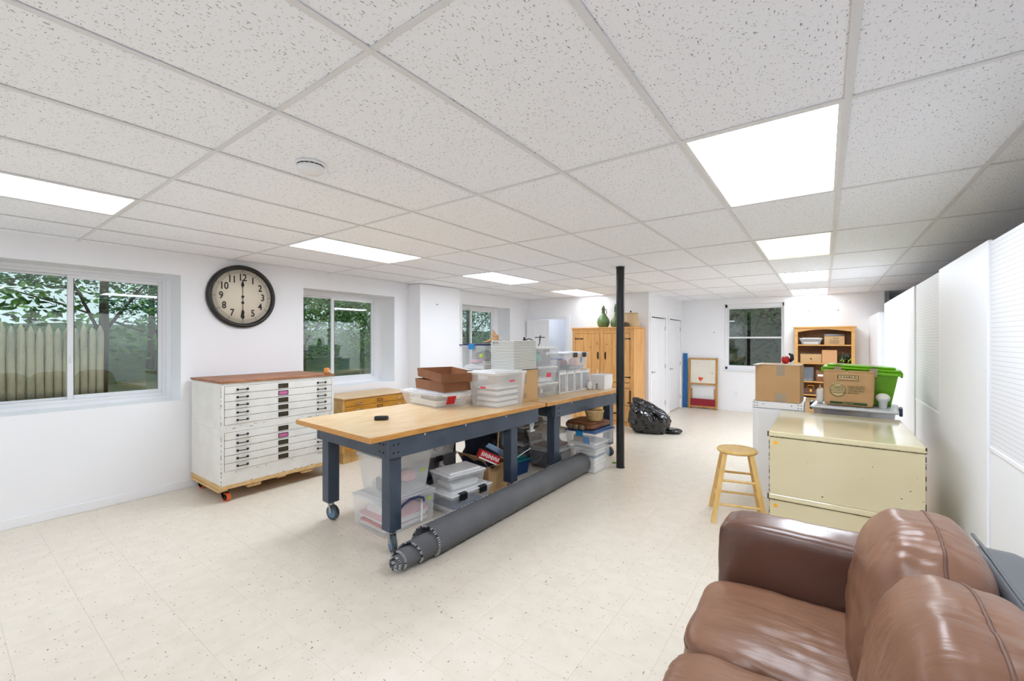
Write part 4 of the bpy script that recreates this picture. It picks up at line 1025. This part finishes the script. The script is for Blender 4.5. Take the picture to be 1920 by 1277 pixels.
# ================================================================= STOOL
t = thing('wooden_stool', 'small round-seat wooden stool beside the cream flat file', 'stool', (-.635, 4.30, 0), R(14))
put('seat', MB().lathe([(0, .585), (.145, .585), (.162, .594), (.165, .606), (.155, .618), (.11, .614), (0, .612)], 36), 'maple', t)
cn = [(-1, -1), (1, -1), (1, 1), (-1, 1)]
def lp(s, z): k = .205-(z/.585)*.10; return (s[0]*k, s[1]*k, z)
for s in cn: put('leg', rodbox(MB(), lp(s, 0), lp(s, .587), .036, .036), 'maple', t)
for z in (.16, .36):
    for k in range(4):
        a, b = cn[k], cn[(k+1) % 4]; zz = z+(.03 if k % 2 else 0)
        put('rung', MB().cyl(lp(a, zz), lp(b, zz), .0105, n=10), 'maple', t)
# ================================================================= WHITE METAL UNIT + BOXES
t = thing('white_metal_cabinet', 'white metal cabinet with perforated top rail behind cream flat file', 'cabinet', (-.38, 5.35, 0))
put('side_panel', MB().box(-.215, .215, -.335, -.325, 0, .90, .002), 'trim', t)
put('side_inset', MB().box(-.165, .165, -.339, -.335, .06, .86, .002), 'white_plastic', t)
put('body', MB().box(-.215, .215, -.325, .33, 0, .90), 'trim', t)
put('top_rail', MB().box(-.218, .218, -.345, -.335, .905, .968, .002).box(-.218, -.208, -.335, .335, .905, .968).box(.208, .218, -.335, .335, .905, .968), 'white_plastic', t)
put('top_sheet', MB().box(-.21, .21, -.335, .335, .955, .967), 'white_plastic', t)
hl = MB()
for s in (-1, 1):
    for x in (.20, .175, .12):
        for z in ((.955, .925) if x > .15 else (.945,)): hl.cyl((s*x, -.3452, z), (s*x, -.3462, z), .005, n=8)
put('rail_holes', hl, 'dark_stuff', t)
carton('tall plain carton with two tape patches on the white metal cabinet', -.375, 5.23, .969, .385, .36, .375, R(-3), 'cardboard', tape=(('-y', .03, .265, .374, .07), ('-y', .03, .005, .09, .09)), tapem='clear_tape')
put('torn_tape', MB().box(-.195, .195, -.02, .02, 0, .004, .001).box(-.2, -.15, -.15, .17, 0, .003), 'paper', loc=(-.375, 5.06, 1.3445), rot=(0, 0, R(-3)), label='pale torn paper strip along the top edge of the tall carton', cat='paper')
t = thing('red_toy', 'red and black toy figure behind the top of the tall carton', 'toy', (-.33, 5.33, 1.345), .2)
put('body', MB().super((0, 0, .04), (.036, .03, .04), 2.6, 8), 'red', t)
put('head', MB().super((-.008, -.012, .078), (.014, .014, .014), 2, 6), 'paper', t)
put('tail', MB().tube([(.035, 0, .02), (.06, .0, .05), (.055, .0, .09), (.03, 0, .105)], [.016, .02, .018, .01], 8), 'black_plastic', t)
# bench + totes
t = thing('low_bench', 'plain bench hidden behind the cream flat file under the grey tote', 'bench', (.24, 5.35, 0))
put('top', MB().box(-.36, .36, -.33, .33, .62, .65, .004), 'pine_raw', t)
for x in (-.32, .32):
    for y in (-.29, .29): put('leg', MB().box(x-.03, x+.03, y-.03, y+.03, 0, .62), 'pine_raw', t)
t = thing('grey_lid_tote', 'clear tote with pale grey lid behind the cream flat file', 'storage bin', (.235, 5.36, .65), R(-5))
put('body', shell(MB(), .60, .58, .285, .9), 'clear_dark', t)
put('lid', MB().box(-.325, .325, -.315, .315, .285, .310, .010).box(-.29, .29, -.28, .28, .3105, .316, .003), 'grey_lid', t)
for s in (-1, 1): put('latch', MB().box(s*.327, s*.352, -.07, .07, .24, .315, .006), mat('latch_navy%d' % s, (52, 72, 92), .4), t)
fill('dark folded fabric inside the grey-lidded tote', .235, 5.36, .656, R(-5), .5, .48, .24, [('navy_cloth', 'sheets', 16)], 71)
ZT = .65+.317
t = thing('printed_carton', 'crumpled printed moving box leaning in front of the lime tote', 'box', (.185, 5.16, ZT), R(-6))
bw_, bh_, bd = .375, .318, .13
def crump(q):
    n = noise.noise(Vector((q.x*9, q.y*9+4, q.z*7)))*.010
    return Vector((q.x*(1+.05*q.z/bh_), q.y+n*(1 if q.z > -.05 else .3), q.z+(n*.8 if q.z > .1 else 0)))
put('carton_body', MB().super((0, 0, bh_/2+.006), (bw_/2, bd/2, bh_/2), 16, 14, crump), 'cardboard', t)
yf = -bd/2-.009
def panel(x0, x1, z0, z1, m, nm, dy=0, par=t): return put(nm, MB().box(x0, x1, yf-.001-dy, yf-dy, z0, z1, .0003), m, par)
fr_ = MB().box(-.075, .075, yf-.001, yf, .246, .250).box(-.075, .075, yf-.001, yf, .292, .296).box(-.078, -.074, yf-.001, yf, .246, .296).box(.074, .078, yf-.001, yf, .246, .296)
put('logo_frame', fr_, 'ink_green', t); panel(-.074, .074, .25, .292, 'tan_print', 'logo_ground')
text('U-HAUL', .036, 'ink_black', t, (0, yf-.0015, .275), sx=1.15); panel(-.066, .066, .2545, .2575, 'ink_orange', 'logo_stripe', .0012)
mb = MB(); n = 40; vs = []
for k in range(n):
    a = 2*pi*k/n
    for rr_ in (.056, .060): vs.append((-.075+rr_*cos(a), yf-.0008, .152+rr_*sin(a)))
mb.add(vs, [(2*k, 2*k+1, (2*k+3) % (2*n), (2*k+2) % (2*n)) for k in range(n)]); put('seal_ring', mb, 'ink_green', t)
put('seal_ground', MB().cyl((-.075, yf, .152), (-.075, yf-.0005, .152), .056, n=36), 'tan_print', t)
panel(-.113, -.045, .207, .222, 'tan_print', 'seal_banner', .0003); text('ULTIMATE', .012, 'ink_green', t, (-.079, yf-.0018, .2145))
text('100%', .040, 'ink_green', t, (-.075, yf-.0018, .175)); text('BUY-BACK', .0225, 'ink_green', t, (-.075, yf-.0018, .150)); text('GUARANTEE', .0195, 'ink_green', t, (-.075, yf-.0018, .129))
for k, ln in enumerate(('NEED BOXES?', 'TAKE PLENTY!', "We'll Buy Back", 'the Extras.')):
    text(ln, .0195, 'ink_green', t, (.0, yf-.0012, .190-k*.0195), align='LEFT', shear=.25)
panel(-.135, .14, .022, .044, 'ink_green', 'green_stripe'); text('uhaul.com', .02, 'tan_print', t, (.0, yf-.0022, .033), shear=.2)
for p0, p1, zz in ((-.185, -.02, .322), (.0, .185, .318)):
    put('torn_flap', MB().box(p0, p1, -.004, .004, 0, .022, .001, M=Matrix.Translation((0, -bd/2+.012, zz)) @ Matrix.Rotation(.5, 4, 'X')), 'cardboard_tan', t)
t = thing('lime_tote', 'lime green plastic tote with taped lid behind the printed moving box', 'storage bin', (.275, 5.45, ZT), R(-4)); t.rotation_euler = (0, R(2.2), R(-4)); t.location.z += .012
put('body', shell(MB(), .56, .32, .32, .84), 'lime_clear', t)
put('lid', rimring(MB(), .56, .32, .288, .318, .014).box(-.30, .30, -.185, .185, .322, .345, .012).box(-.26, .26, -.15, .15, .346, .366, .012), 'lime', t)
for x in (-.17, .10): put('tape_strip', MB().box(x-.028, x+.028, -.1875, -.1855, .27, .346).box(x-.028, x+.028, -.186, .186, .3455, .3475).box(x-.028, x+.028, -.152, .152, .3665, .368), 'clear_tape', t)
for s in (-1, 1): put('handle', MB().box(s*.294, s*.312, -.08, .08, .27, .32, .006), 'lime', t)
fill('pale green things inside the lime tote', .275, 5.45, ZT+.022, R(-4), .42, .24, .24, [('lime_paper', 'blobs', 7)], 72)
t = thing('egg_carton_stack', 'small white paper cup stack beside the printed moving box', 'cup', (.435, 5.19, ZT))
put('cup', MB().lathe([(.028, 0), (.034, .06), (.05, .072), (.05, .085)], 18), 'grey_lid', t)
put('dome', MB().lathe([(.05, .085), (.054, .09), (.046, .115), (.026, .132), (0, .136)], 18), 'paper', t)
t = thing('white_bottle_left', 'crumpled white wrapper left of the printed moving box', 'wrapper', (-.035, 5.27, ZT)); t.name = 'crumpled_wrapper'
put('wrapper_body', MB().super((0, 0, .07), (.035, .05, .07), 3, 10, lump(5, .5)), 'paper', t)
put('torn_corner', MB().add([(-.02, -.03, .12), (.02, -.02, .13), (.0, .02, .19), (-.018, -.03, .121), (.018, -.018, .131), (.002, .022, .19)], [(0, 1, 2), (5, 4, 3), (0, 3, 4, 1), (1, 4, 5, 2), (2, 5, 3, 0)]), 'cardboard_tan', t)
# ================================================================= WARDROBE
AX0, AX1, AY0, AY1, AH = -4.06, -2.80, 7.60, 8.17, 1.83
t = thing('pine_wardrobe', 'knotty pine plank wardrobe with black iron hinges', 'wardrobe', ((AX0+AX1)/2, (AY0+AY1)/2, 0))
ax, ay = (AX1-AX0)/2, (AY1-AY0)/2
put('carcass', MB().box(-ax+.02, ax-.02, -ay+.03, ay, .06, AH-.03), 'pine', t)
put('top', MB().box(-ax-.015, ax+.015, -ay-.02, ay, AH-.03, AH, .006), 'pine', t)
put('crown', MB().box(-ax-.005, ax+.005, -ay-.008, -ay+.02, AH-.06, AH-.031, .004), 'pine', t)
for k in range(5):
    w = (2*ay-.03)/5; y0 = -ay+.03+k*w
    put('side_plank', MB().box(ax-.02, ax, y0+.002, y0+w-.002, .0, AH-.031, .003), 'pine', t)
    put('side_plank', MB().box(-ax, -ax+.02, y0+.002, y0+w-.002, .0, AH-.031, .003), 'pine', t)
for a, b in ((-ax, -ax+.075), (ax-.075, ax), (-.035, .035)): put('stile', MB().box(a, b, -ay, -ay+.028, 0, AH-.061, .003), 'pine', t)
for z0, z1 in ((.0, .07), (.70, .79), (AH-.115, AH-.061)):
    for a, b in ((-ax+.076, -.036), (.036, ax-.076)): put('rail', MB().box(a, b, -ay+.001, -ay+.027, z0, z1, .003), 'pine', t)
for sx in (-1, 1):
    x0, x1 = (-ax+.08, -.04) if sx < 0 else (.04, ax-.08)
    for z0, z1 in ((.80, AH-.12),):
        d = put('door', MB().box(x0, x1, -ay+.004, -ay+.012, z0, z1), 'pine', t)
        w = (x1-x0)/3
        for k in range(3): put('door_plank', MB().box(x0+k*w+.0015, x0+(k+1)*w-.0015, -ay-.008, -ay+.004, z0+.002, z1-.002, .004), 'pine', d)
        xo = x0 if sx < 0 else x1
        for z in (z0+.10, z1-.10):
            h = MB().prism([(xo, z-.022), (xo-sx*(-.014), z-.012), (xo-sx*.09, z-.007), (xo-sx*.15, z-.014), (xo-sx*.165, z), (xo-sx*.15, z+.014), (xo-sx*.09, z+.007), (xo-sx*(-.014), z+.012), (xo, z+.022)], -ay-.012, -ay-.008)
            put('strap_hinge', h, 'black_iron', d)
        xh = x1-.035 if sx < 0 else x0+.035
        put('latch_handle', MB().box(xh-.012, xh+.012, -ay-.012, -ay-.008, 1.22, 1.36).tube([(xh, -ay-.01, 1.24), (xh, -ay-.035, 1.26), (xh, -ay-.035, 1.33), (xh, -ay-.01, 1.35)], .006, 6), 'black_iron', d)
        kn = MB(); rr = random.Random(sx+5)
        for _ in range(9):
            x = rr.uniform(x0+.02, x1-.02); z = rr.uniform(z0+.04, z1-.04); kn.cyl((x, -ay-.0088, z), (x, -ay-.0075, z), rr.uniform(.006, .012), n=10)
        put('knots', kn, 'pine_knot', d)
    for z0, z1 in ((.08, .37), (.38, .69)):
        d = put('lower_drawer', MB().box(x0, x1, -ay-.008, -ay+.012, z0, z1, .004), 'pine', t)
        put('iron_pull', MB().box((x0+x1)/2-.06, (x0+x1)/2+.06, -ay-.03, -ay-.008, (z0+z1)/2-.012, (z0+z1)/2+.012, .004), 'black_iron', d)
put('iron_bar', MB().box(ax-.085, ax-.06, -ay-.012, -ay-.001, .44, .66, .003).box(ax-.12, ax-.02, -ay-.012, -ay-.001, .42, .445, .003), 'black_iron', t)
def jug(lab, x, y, r, h):
    t = thing('green_jug', lab, 'jug', (x, y, AH), 0, group='green jugs on the wardrobe')
    put('jug_body', MB().lathe([(0, 0), (r*.62, 0), (r*.85, r*.25), (r, r*.8), (r*.92, r*1.25), (r*.6, r*1.75), (r*.3, r*2.15), (r*.2, h*.72), (r*.19, h*.9), (r*.26, h*.93), (r*.2, h*.97), (r*.1, h)], 28), 'glazed_green', t)
    put('neck_wrap', MB().tube([(r*.24*cos(k*.9), r*.24*sin(k*.9), h*.66+k*h*.012) for k in range(20)], r*.085, 6), 'green_dark', t)
    put('handle', MB().tube([(r*.2, 0, h*.86), (r*.5, 0, h*.84), (r*.55, 0, h*.7), (r*.4, 0, r*1.9)], r*.06, 6), 'green_dark', t)
    put('stopper', MB().cyl((0, 0, h*.97), (0, 0, h*1.04), r*.12, r*.09, 10), 'pottery', t)
jug('larger round green jug at left on the wardrobe top', -3.51, 7.85, .125, .42)
jug('smaller green jug half hidden by the black post', -3.27, 7.88, .10, .44)
t = thing('drum_lampshade', 'beige lampshade with black finial on the wardrobe top', 'lampshade', (-2.985, 7.93, AH))
put('shade', MB().lathe([(.168, 0), (.13, .27), (.126, .27), (.163, .002), (.168, 0)], 36), 'shade', t)
put('trim_band', MB().lathe([(.1695, .0), (.1672, .016)], 36).lathe([(.1335, .256), (.1315, .271)], 36), 'cardboard_tan', t)
put('finial', MB().cyl((0, 0, .262), (0, 0, .30), .008).super((0, 0, .305), (.016, .016, .014), 2, 6).cyl((-.13, 0, .266), (.13, 0, .266), .003, n=6).cyl((0, -.13, .266), (0, .13, .266), .003, n=6), 'black_iron', t)
t = thing('pottery_mug', 'small brown pottery mug lying on its side before the lampshade', 'mug', (-2.99, 7.70, AH+.047), R(-20))
put('mug_body', MB().lathe([(.0, .10), (.042, .10), (.046, .06), (.047, .0), (.040, .0), (.038, .09), (0, .09)], 22, M=Matrix.Rotation(-pi/2, 4, 'X') @ Matrix.Translation((0, 0, -.05))), 'pottery', t)
put('mug_band', MB().lathe([(.0478, .01), (.0478, .03)], 22, M=Matrix.Rotation(-pi/2, 4, 'X') @ Matrix.Translation((0, 0, -.05))), 'green_dark', t)
# black bag
t = thing('garbage_bag', 'shiny black plastic garbage bag slumped against the wardrobe', 'bag', (-2.42, 7.36, 0), R(32))
def bagfn(q):
    z = q.z/.27
    n = noise.noise(Vector((q.x*5, q.y*5, q.z*5)))*.05+noise.noise(Vector((q.x*13+3, q.y*13, q.z*13)))*.022
    rid = 1-abs(noise.noise(Vector((q.x*8, q.y*8+7, q.z*4))))*2.4-abs(noise.noise(Vector((q.x*18, q.y*18+2, q.z*11))))*1.2
    k = 1.0 if z < 0 else 1-.5*z**1.3
    r = Vector((q.x*k-.20*max(z, 0)**1.4, q.y*k, q.z)); r += q.normalized()*(n+.024*rid)
    if r.z < -.262: r.z = -.262
    return r
put('bag_body', MB().super((0, 0, .263), (.33, .25, .29), 2.6, 52, bagfn), 'bag_black', t)
nk = MB(); pts = [(-.15, 0, .44), (-.20, -.01, .50), (-.255, -.02, .545), (-.30, -.02, .59)]
nk.tube(pts, [.13, .095, .07, .02], 14); put('gathered_neck', nk, 'bag_black', t)
put('loose_corner', MB().super((.30, -.03, .047), (.17, .15, .042), 2.2, 20, lump(8, .45)), 'bag_black', t)
# ================================================================= EASEL, PLANK
t = thing('whiteboard_easel', 'folded wooden children easel with whiteboard and red tray', 'easel', (-2.26, 10.52, 0)); t.rotation_euler = (R(-2.5), 0, 0)
for x in (-.29, .29): put('post', MB().box(x-.022, x+.022, -.02, .02, 0, 1.17, .004), 'easel_wood', t)
for z in (1.13, .555): put('rail', MB().box(-.268, .268, -.016, .016, z, z+.035, .003), 'easel_wood', t)
put('whiteboard', MB().box(-.266, .266, -.006, .006, .592, 1.128), 'board_white', t)
put('red_panel', MB().box(-.266, .266, -.008, .008, .07, .23), 'red_panel', t)
put('rail', MB().box(-.268, .268, -.016, .016, .03, .068, .003), 'easel_wood', t)
for x in (-.25, .25): put('rear_leg', MB().box(x-.014, x+.014, .022, .045, 0, .46, .003), 'easel_wood', t)
hp = [(0, -.055), (.045, .0), (.05, .03), (.03, .05), (.008, .035), (-.012, .052), (-.042, .04), (-.05, .01), (-.03, -.02)]
put('heart_drawing', MB().prism([(x-.05, z+.68) for x, z in hp], -.0075, -.0065).prism([(x*.4-.01, z*.4+.70) for x, z in hp], -.0078, -.007), 'heart', t)
put('smudges', MB().box(.16, .18, -.0072, -.0062, .82, .828).box(.20, .215, -.0072, -.0062, .815, .83).box(-.12, -.11, -.0072, -.0062, 1.05, 1.07), 'ink_grey', t)
t = thing('blue_plank', 'tall narrow bright blue plank leaning in the corner by door', 'plank', (-2.655, 10.56, 0)); t.rotation_euler = (R(-1.5), 0, 0)
put('board', MB().box(-.045, .045, -.012, .012, 0, 1.26, .003), 'blue_plank', t); put('edge_cap', MB().box(-.045, .045, -.013, .013, 1.26, 1.27, .002), 'blue_plank', t)
# ================================================================= BOOKCASE
BX0, BX1, BY, BD = -.48, .465, 10.25, .33
t = thing('honey_bookcase', 'honey oak bookcase with arched top against the far wall', 'bookcase', ((BX0+BX1)/2, BY, 0))
bx = (BX1-BX0)/2; BH = 1.85
for s in (-1, 1):
    put('side', MB().box(s*bx, s*(bx-.022), 0, BD, 0, BH-.03, .002), 'honey', t); put('face_stile', MB().box(s*bx, s*(bx-.055), -.018, 0, 0, BH-.03, .003), 'honey', t)
put('top', MB().box(-bx-.025, bx+.025, -.04, BD+.005, BH-.03, BH, .006), 'honey', t)
put('back_panel', MB().box(-bx+.022, bx-.022, BD-.01, BD, 0, BH-.03), 'honey_back', t)
pts = [(-bx+.056, BH-.031)]+[(-bx+.056+(2*bx-.112)*k/16, BH-.105+.05*sin(pi*k/16)) for k in range(17)]+[(bx-.056, BH-.031)]
put('arched_rail', MB().prism(pts, -.018, 0), 'honey', t)
SH = [.08, .515, .775, 1.135, 1.495]
for z in SH[1:]: put('shelf', MB().box(-bx+.023, bx-.023, -.012, BD-.012, z-.022, z, .002), 'honey', t)
put('shelf', MB().box(-bx+.023, bx-.023, -.012, BD-.012, .058, .08, .002), 'honey', t); put('plinth', MB().box(-bx+.056, bx-.056, -.015, -.002, 0, .057), 'honey', t)
storage_bin('white-rimmed clear tub on the top bookcase shelf', -.215, BY+.12, SH[4]+.001, .36, .20, .135, 0, body='clear_plastic', lid='lid_white', taper=.82, contents=[('paper', 'sheets', 4), ('dark_stuff', 'sheets', 1)], seed=81)
t = carton('carton with printed lettering on the top bookcase shelf', .155, BY+.10, SH[4]+.001, .31, .18, .165, 0, 'cardboard_tan')
text('Real', .045, 'ink_grey', t, (.02, -.0915, .122), shear=.2); text('Estate', .055, 'ink_grey', t, (.0, -.0915, .078)); put('fine_print', MB().box(-.08, .08, -.091, -.09, .04, .046).box(-.07, .07, -.091, -.09, .028, .033), 'ink_grey', t)
put('folded_plastic', MB().super((0, 0, .02), (.14, .07, .02), 4, 10, lump(4, .5)), 'grey_stuff', loc=(.15, BY+.10, SH[4]+.167), label='crumpled grey plastic on the lettered carton', cat='plastic')
t = carton('low wide carton on the second bookcase shelf', -.215, BY+.10, SH[3]+.001, .34, .18, .175, 0, 'cardboard_tan')
put('print_mark', MB().box(-.012, .0, -.091, -.09, .07, .10).box(.006, .018, -.091, -.09, .06, .09), 'ink_black', t)
put('coiled_wire', MB().tube([(-.04, 0, .008), (-.02, .01, .03), (.01, 0, .036), (.04, .01, .02), (.05, .02, .008)], .008, 6), 'dark_stuff', loc=(-.24, BY+.10, SH[3]+.176), label='small dark cord on the low wide carton', cat='cord')
carton('orange-tan cube carton on the second bookcase shelf', .08, BY+.11, SH[3]+.001, .235, .2, .255, 0, 'cardboard_orange')
t = thing('dark_plant_bundle', 'dark tangle of artificial greenery at shelf right end', 'decoration', (.32, BY+.13, SH[3]+.001))
mb = MB(); rr = random.Random(8)
for k in range(14):
    a = rr.uniform(-.09, .09); b = rr.uniform(-.08, .06); mb.tube([(a, b, .0), (a+rr.uniform(-.03, .03), b, .07), (a*.8+rr.uniform(-.05, .05), b+rr.uniform(-.03, .03), rr.uniform(.12, .22))], .007, 5)
for k in range(20): mb.super((rr.uniform(-.085, .085), rr.uniform(-.09, .06), rr.uniform(.03, .15)), (.025, .02, .016), 2.2, 4)
put('stems', mb, 'green_dark', t, kind='stuff')
mb = MB()
for k in range(9): mb.super((rr.uniform(-.06, .09), -.10, rr.uniform(.02, .09)), (.011, .011, .009), 2, 4)
put('pale_buds', mb, 'lime_paper', t, kind='stuff')
put('dark_cup', MB().cyl((.05, -.05, .13), (.05, -.05, .19), .035, n=14), 'dark_stuff', t)
t = thing('grey_file_box', 'clear grey plastic file box on the third bookcase shelf', 'file box', (-.27, BY+.12, SH[2]+.001))
put('body', shell(MB(), .20, .20, .26, .96), 'clear_dark', t); put('lid', MB().box(-.104, .104, -.104, .104, .26, .272, .004), 'clear_dark', t)
fill('grey papers inside the grey file box', -.27, BY+.12, SH[2]+.006, 0, .18, .18, .24, [('grey_stuff', 'upright', 5), ('paper', 'sheets', 3)], 82)
t = thing('magazine_holder', 'narrow brown magazine holder with white label on the third shelf', 'magazine holder', (-.065, BY+.12, SH[2]+.001), 0)
put('holder', MB().box(-.065, .065, -.10, .10, 0, .13, .003).prism([(-.065, .131), (.065, .131), (.065, .19), (-.065, .23)], -.10, -.092), 'cardboard_brown', t)
put('label_card', MB().box(-.04, .045, -.1022, -.1002, .10, .14), 'paper', t)
t = thing('tackle_box', 'clear brownish tackle box with yellow handle on the fourth shelf', 'tackle box', (-.215, BY+.12, SH[1]+.001))
put('body', MB().box(-.125, .125, -.075, .075, 0, .085, .008), mat('smoke_brown', (120, 86, 70), .25, alpha=.7), t)
put('lid', MB().prism([(-.125, .087), (.125, .087), (.09, .125), (-.09, .125)], -.07, .07), 'smoke_brown', t)
put('handle', MB().tube([(-.05, -.02, .125), (-.045, -.02, .17), (.045, -.02, .17), (.05, -.02, .125)], .008, 8), 'orange_dot', t); put('clasp', MB().box(-.018, .018, -.082, -.075, .05, .10, .003), 'orange_dot', t)
t = carton('carton with dark lettering on the bottom bookcase shelf', -.20, BY+.12, SH[0]+.001, .30, .22, .37, 0, 'cardboard')
text('U-HAUL', .062, 'ink_green', t, (0, -.1115, .325), sx=1.1); put('logo_frame', MB().box(-.14, .14, -.111, -.11, .285, .29).box(-.14, .14, -.111, -.11, .358, .363), 'ink_green', t)
# ================================================================= OUTSIDE
put('yard_ground', MB().box(-30, XL-.46, -14, 30, .2, .55), 'ground', label='shaded earth outside the left windows', cat='ground', kind='structure')
put('far_ground', MB().box(-8, 6, YB+2.6, 30, .2, .6), 'ground', label='shaded earth outside the far window', cat='ground', kind='structure')
def bank(nm, pts, y0, y1, lab, swap=False):
    mb = MB(); n = 26; vs = []; fs = []
    for i, (x, z) in enumerate(pts):
        for k in range(n+1):
            y = y0+(y1-y0)*k/n; dz = noise.noise(Vector((x*.6, y*.5, 3)))*.35*(i > 0)
            vs.append((y, x, z+dz) if swap else (x, y, z+dz))
    for i in range(len(pts)-1):
        for k in range(n): fs.append((i*(n+1)+k, i*(n+1)+k+1, (i+1)*(n+1)+k+1, (i+1)*(n+1)+k))
    mb.add(vs, fs, True); put(nm, mb, 'undergrowth', kind='structure', label=lab, cat='hillside')
mat('undergrowth', (44, 62, 34), .95, col2=(64, 84, 44), scale=3, bump=1, bscale=5)
bank('wooded_slope', [(-13.0, .45), (-15, .9), (-18, 1.5), (-22, 2.0), (-26, 2.3)], -16, 40, 'dark green wooded slope behind the trees')
mat('earth_bank', (52, 54, 36), .95, col2=(70, 72, 48), scale=2.5, bump=1, bscale=4)
bank('earth_bank', [(13.4, .5), (13.9, 1.3), (14.4, 2.2), (15.2, 3.2), (16.4, 4.4)], -9, 7, 'dark earth bank outside the far window', True)
f = thing('stake_fence', 'palisade fence of pointed pale stakes outside the largest window', 'fence', (-8.0, 0, .55))
rr = random.Random(12)
sm = []
for k in range(4):
    m_ = MB(); r = .040
    m_.tube([(rr.uniform(-.004, .004), rr.uniform(-.003, .003), z) for z in (0, .4, .8, 1.1)]+[(0, 0, 1.16), (0, 0, 1.235)], [r, r*.99, r*.97, r*.95, r*.8, .006], 9); sm.append(m_.mesh('stake'))
y = -1.3; k = 0
while y < 1.42:
    o = put('stake', sm[k % 4], 'stake', f, (rr.uniform(-.01, .01), y, rr.uniform(-.03, .02)), (0, 0, rr.uniform(0, 6))); o.scale = (1, 1, rr.uniform(.97, 1.02)); y += rr.uniform(.077, .082); k += 1
put('rail', MB().box(-.08, -.04, -1.35, 1.44, .3, .38), 'stake', f); put('rail', MB().box(-.08, -.04, -1.35, 1.44, .85, .93), 'stake', f)
def tree(lab, x, y, z0, trunk_h, blobs, nleaf, m, ls=.07, seed=0, group='trees outside the windows'):
    t = thing('leafy_tree', lab, 'tree', (x, y, z0), 0, group=group); rr = random.Random(seed)
    tr = MB().tube([(0, 0, -.15), (.05, .03, trunk_h*.5), (-.03, .05, trunk_h)], [.09, .075, .05], 8)
    for (bx_, by_, bz_, rx, ry, rz_) in blobs:
        tr.tube([(0, 0, trunk_h*.45), (bx_*.5, by_*.5, (trunk_h*.5+bz_)*.5), (bx_, by_, bz_)], [.035, .022, .01], 6)
    put('trunk', tr, 'bark', t)
    vs = []; fs = []
    for i in range(nleaf):
        bx_, by_, bz_, rx, ry, rz_ = rr.choice(blobs)
        while True:
            p = Vector((rr.uniform(-1, 1), rr.uniform(-1, 1), rr.uniform(-1, 1)))
            if p.length < 1: break
        c = Vector((bx_+p.x*rx, by_+p.y*ry, bz_+p.z*rz_)); s = ls*rr.uniform(.6, 1.3)
        a = Vector((rr.gauss(0, 1), rr.gauss(0, 1), rr.gauss(0, .5))).normalized(); b = a.cross(Vector((rr.gauss(0, 1), rr.gauss(0, 1), rr.gauss(0, 1)))).normalized()
        o = len(vs); vs += [c-a*s, c+b*s*.42, c+a*s, c-b*s*.42]; fs.append((o, o+1, o+2, o+3))
    put('foliage', MB().add(vs, fs), m, t, kind='stuff')
B = lambda: None
tree('leafy tree behind the stake fence at far left', -10.2, -.3, .5, 2.2, [(0, -.3, 2.2, 1.0, 1.2, .8), (.4, .9, 2.6, .9, 1.0, .7), (0, -1.3, 2.6, 1, 1, .8)], 10000, 'leaf_b', 0.034, 1)
tree('leafy tree with bright gaps in the largest window', -10.8, 1.9, .5, 2.6, [(0, -.6, 2.6, 1, .9, .6), (.2, .6, 2.1, .8, .8, .8), (-.3, 1.2, 2.9, .9, .9, .7)], 7500, 'leaf_b', 0.034, 2)
tree('bushy tree filling the second window left part', -9.4, 4.9, .5, 2.0, [(0, 0, 1.5, .9, 1.2, .9), (.2, 1.0, 2.2, .9, 1.0, .8), (0, -1.0, 2.2, .9, 1.0, .9)], 9500, 'leaf_a', 0.042, 3)
tree('bushy tree filling the second window right part', -10.0, 7.4, .5, 2.2, [(0, 0, 1.4, 1, 1.3, 1.0), (.2, 1.2, 2.3, .9, 1.0, .8), (0, -1.1, 2.4, .9, 1.0, .9)], 9500, 'leaf_a', 0.042, 4)
tree('pale blue-green tree seen in the third window', -9.6, 10.6, .5, 2.2, [(0, 0, 1.6, 1, 1.4, 1.0), (.3, 1.3, 2.3, 1, 1.1, .9), (.2, -1.2, 2.3, .9, 1.0, .9)], 8000, 'leaf_b', 0.04, 5)
tree('tall tree further along beyond the third window', -9.2, 13.8, .5, 2.4, [(0, 0, 1.8, 1, 1.4, 1.1), (.3, 1.4, 2.3, 1, 1.2, .9), (.2, -1.2, 2.4, .9, 1.0, .9)], 7000, 'leaf_b', 0.042, 6)
tree('tall woodland tree deep behind the yard', -14.5, 3.5, .4, 3.0, [(0, 0, 2.2, 1.6, 2.6, 1.6), (.3, 3.0, 2.8, 1.4, 2.2, 1.5), (.2, -3.4, 2.6, 1.4, 2.2, 1.5)], 3600, 'leaf_a', .11, 7)
tree('woodland tree deep beyond the second window', -14.0, 11.0, .4, 3.0, [(0, 0, 2.2, 1.6, 2.6, 1.6), (.3, 3.0, 2.8, 1.4, 2.2, 1.5), (.2, -3.4, 2.6, 1.4, 2.2, 1.5)], 3600, 'leaf_a', .11, 8)
tree('dark dense shrub outside the far window', -1.7, 12.9, .55, 1.4, [(0, 0, 1.0, 1.5, .5, .9), (1.2, .1, 1.4, 1.3, .6, .9), (-1.1, .1, 1.8, 1.2, .6, .8), (.6, .2, 2.4, 1.6, .5, .8)], 3000, 'leaf_dark', .06, 9, group='shrubs')
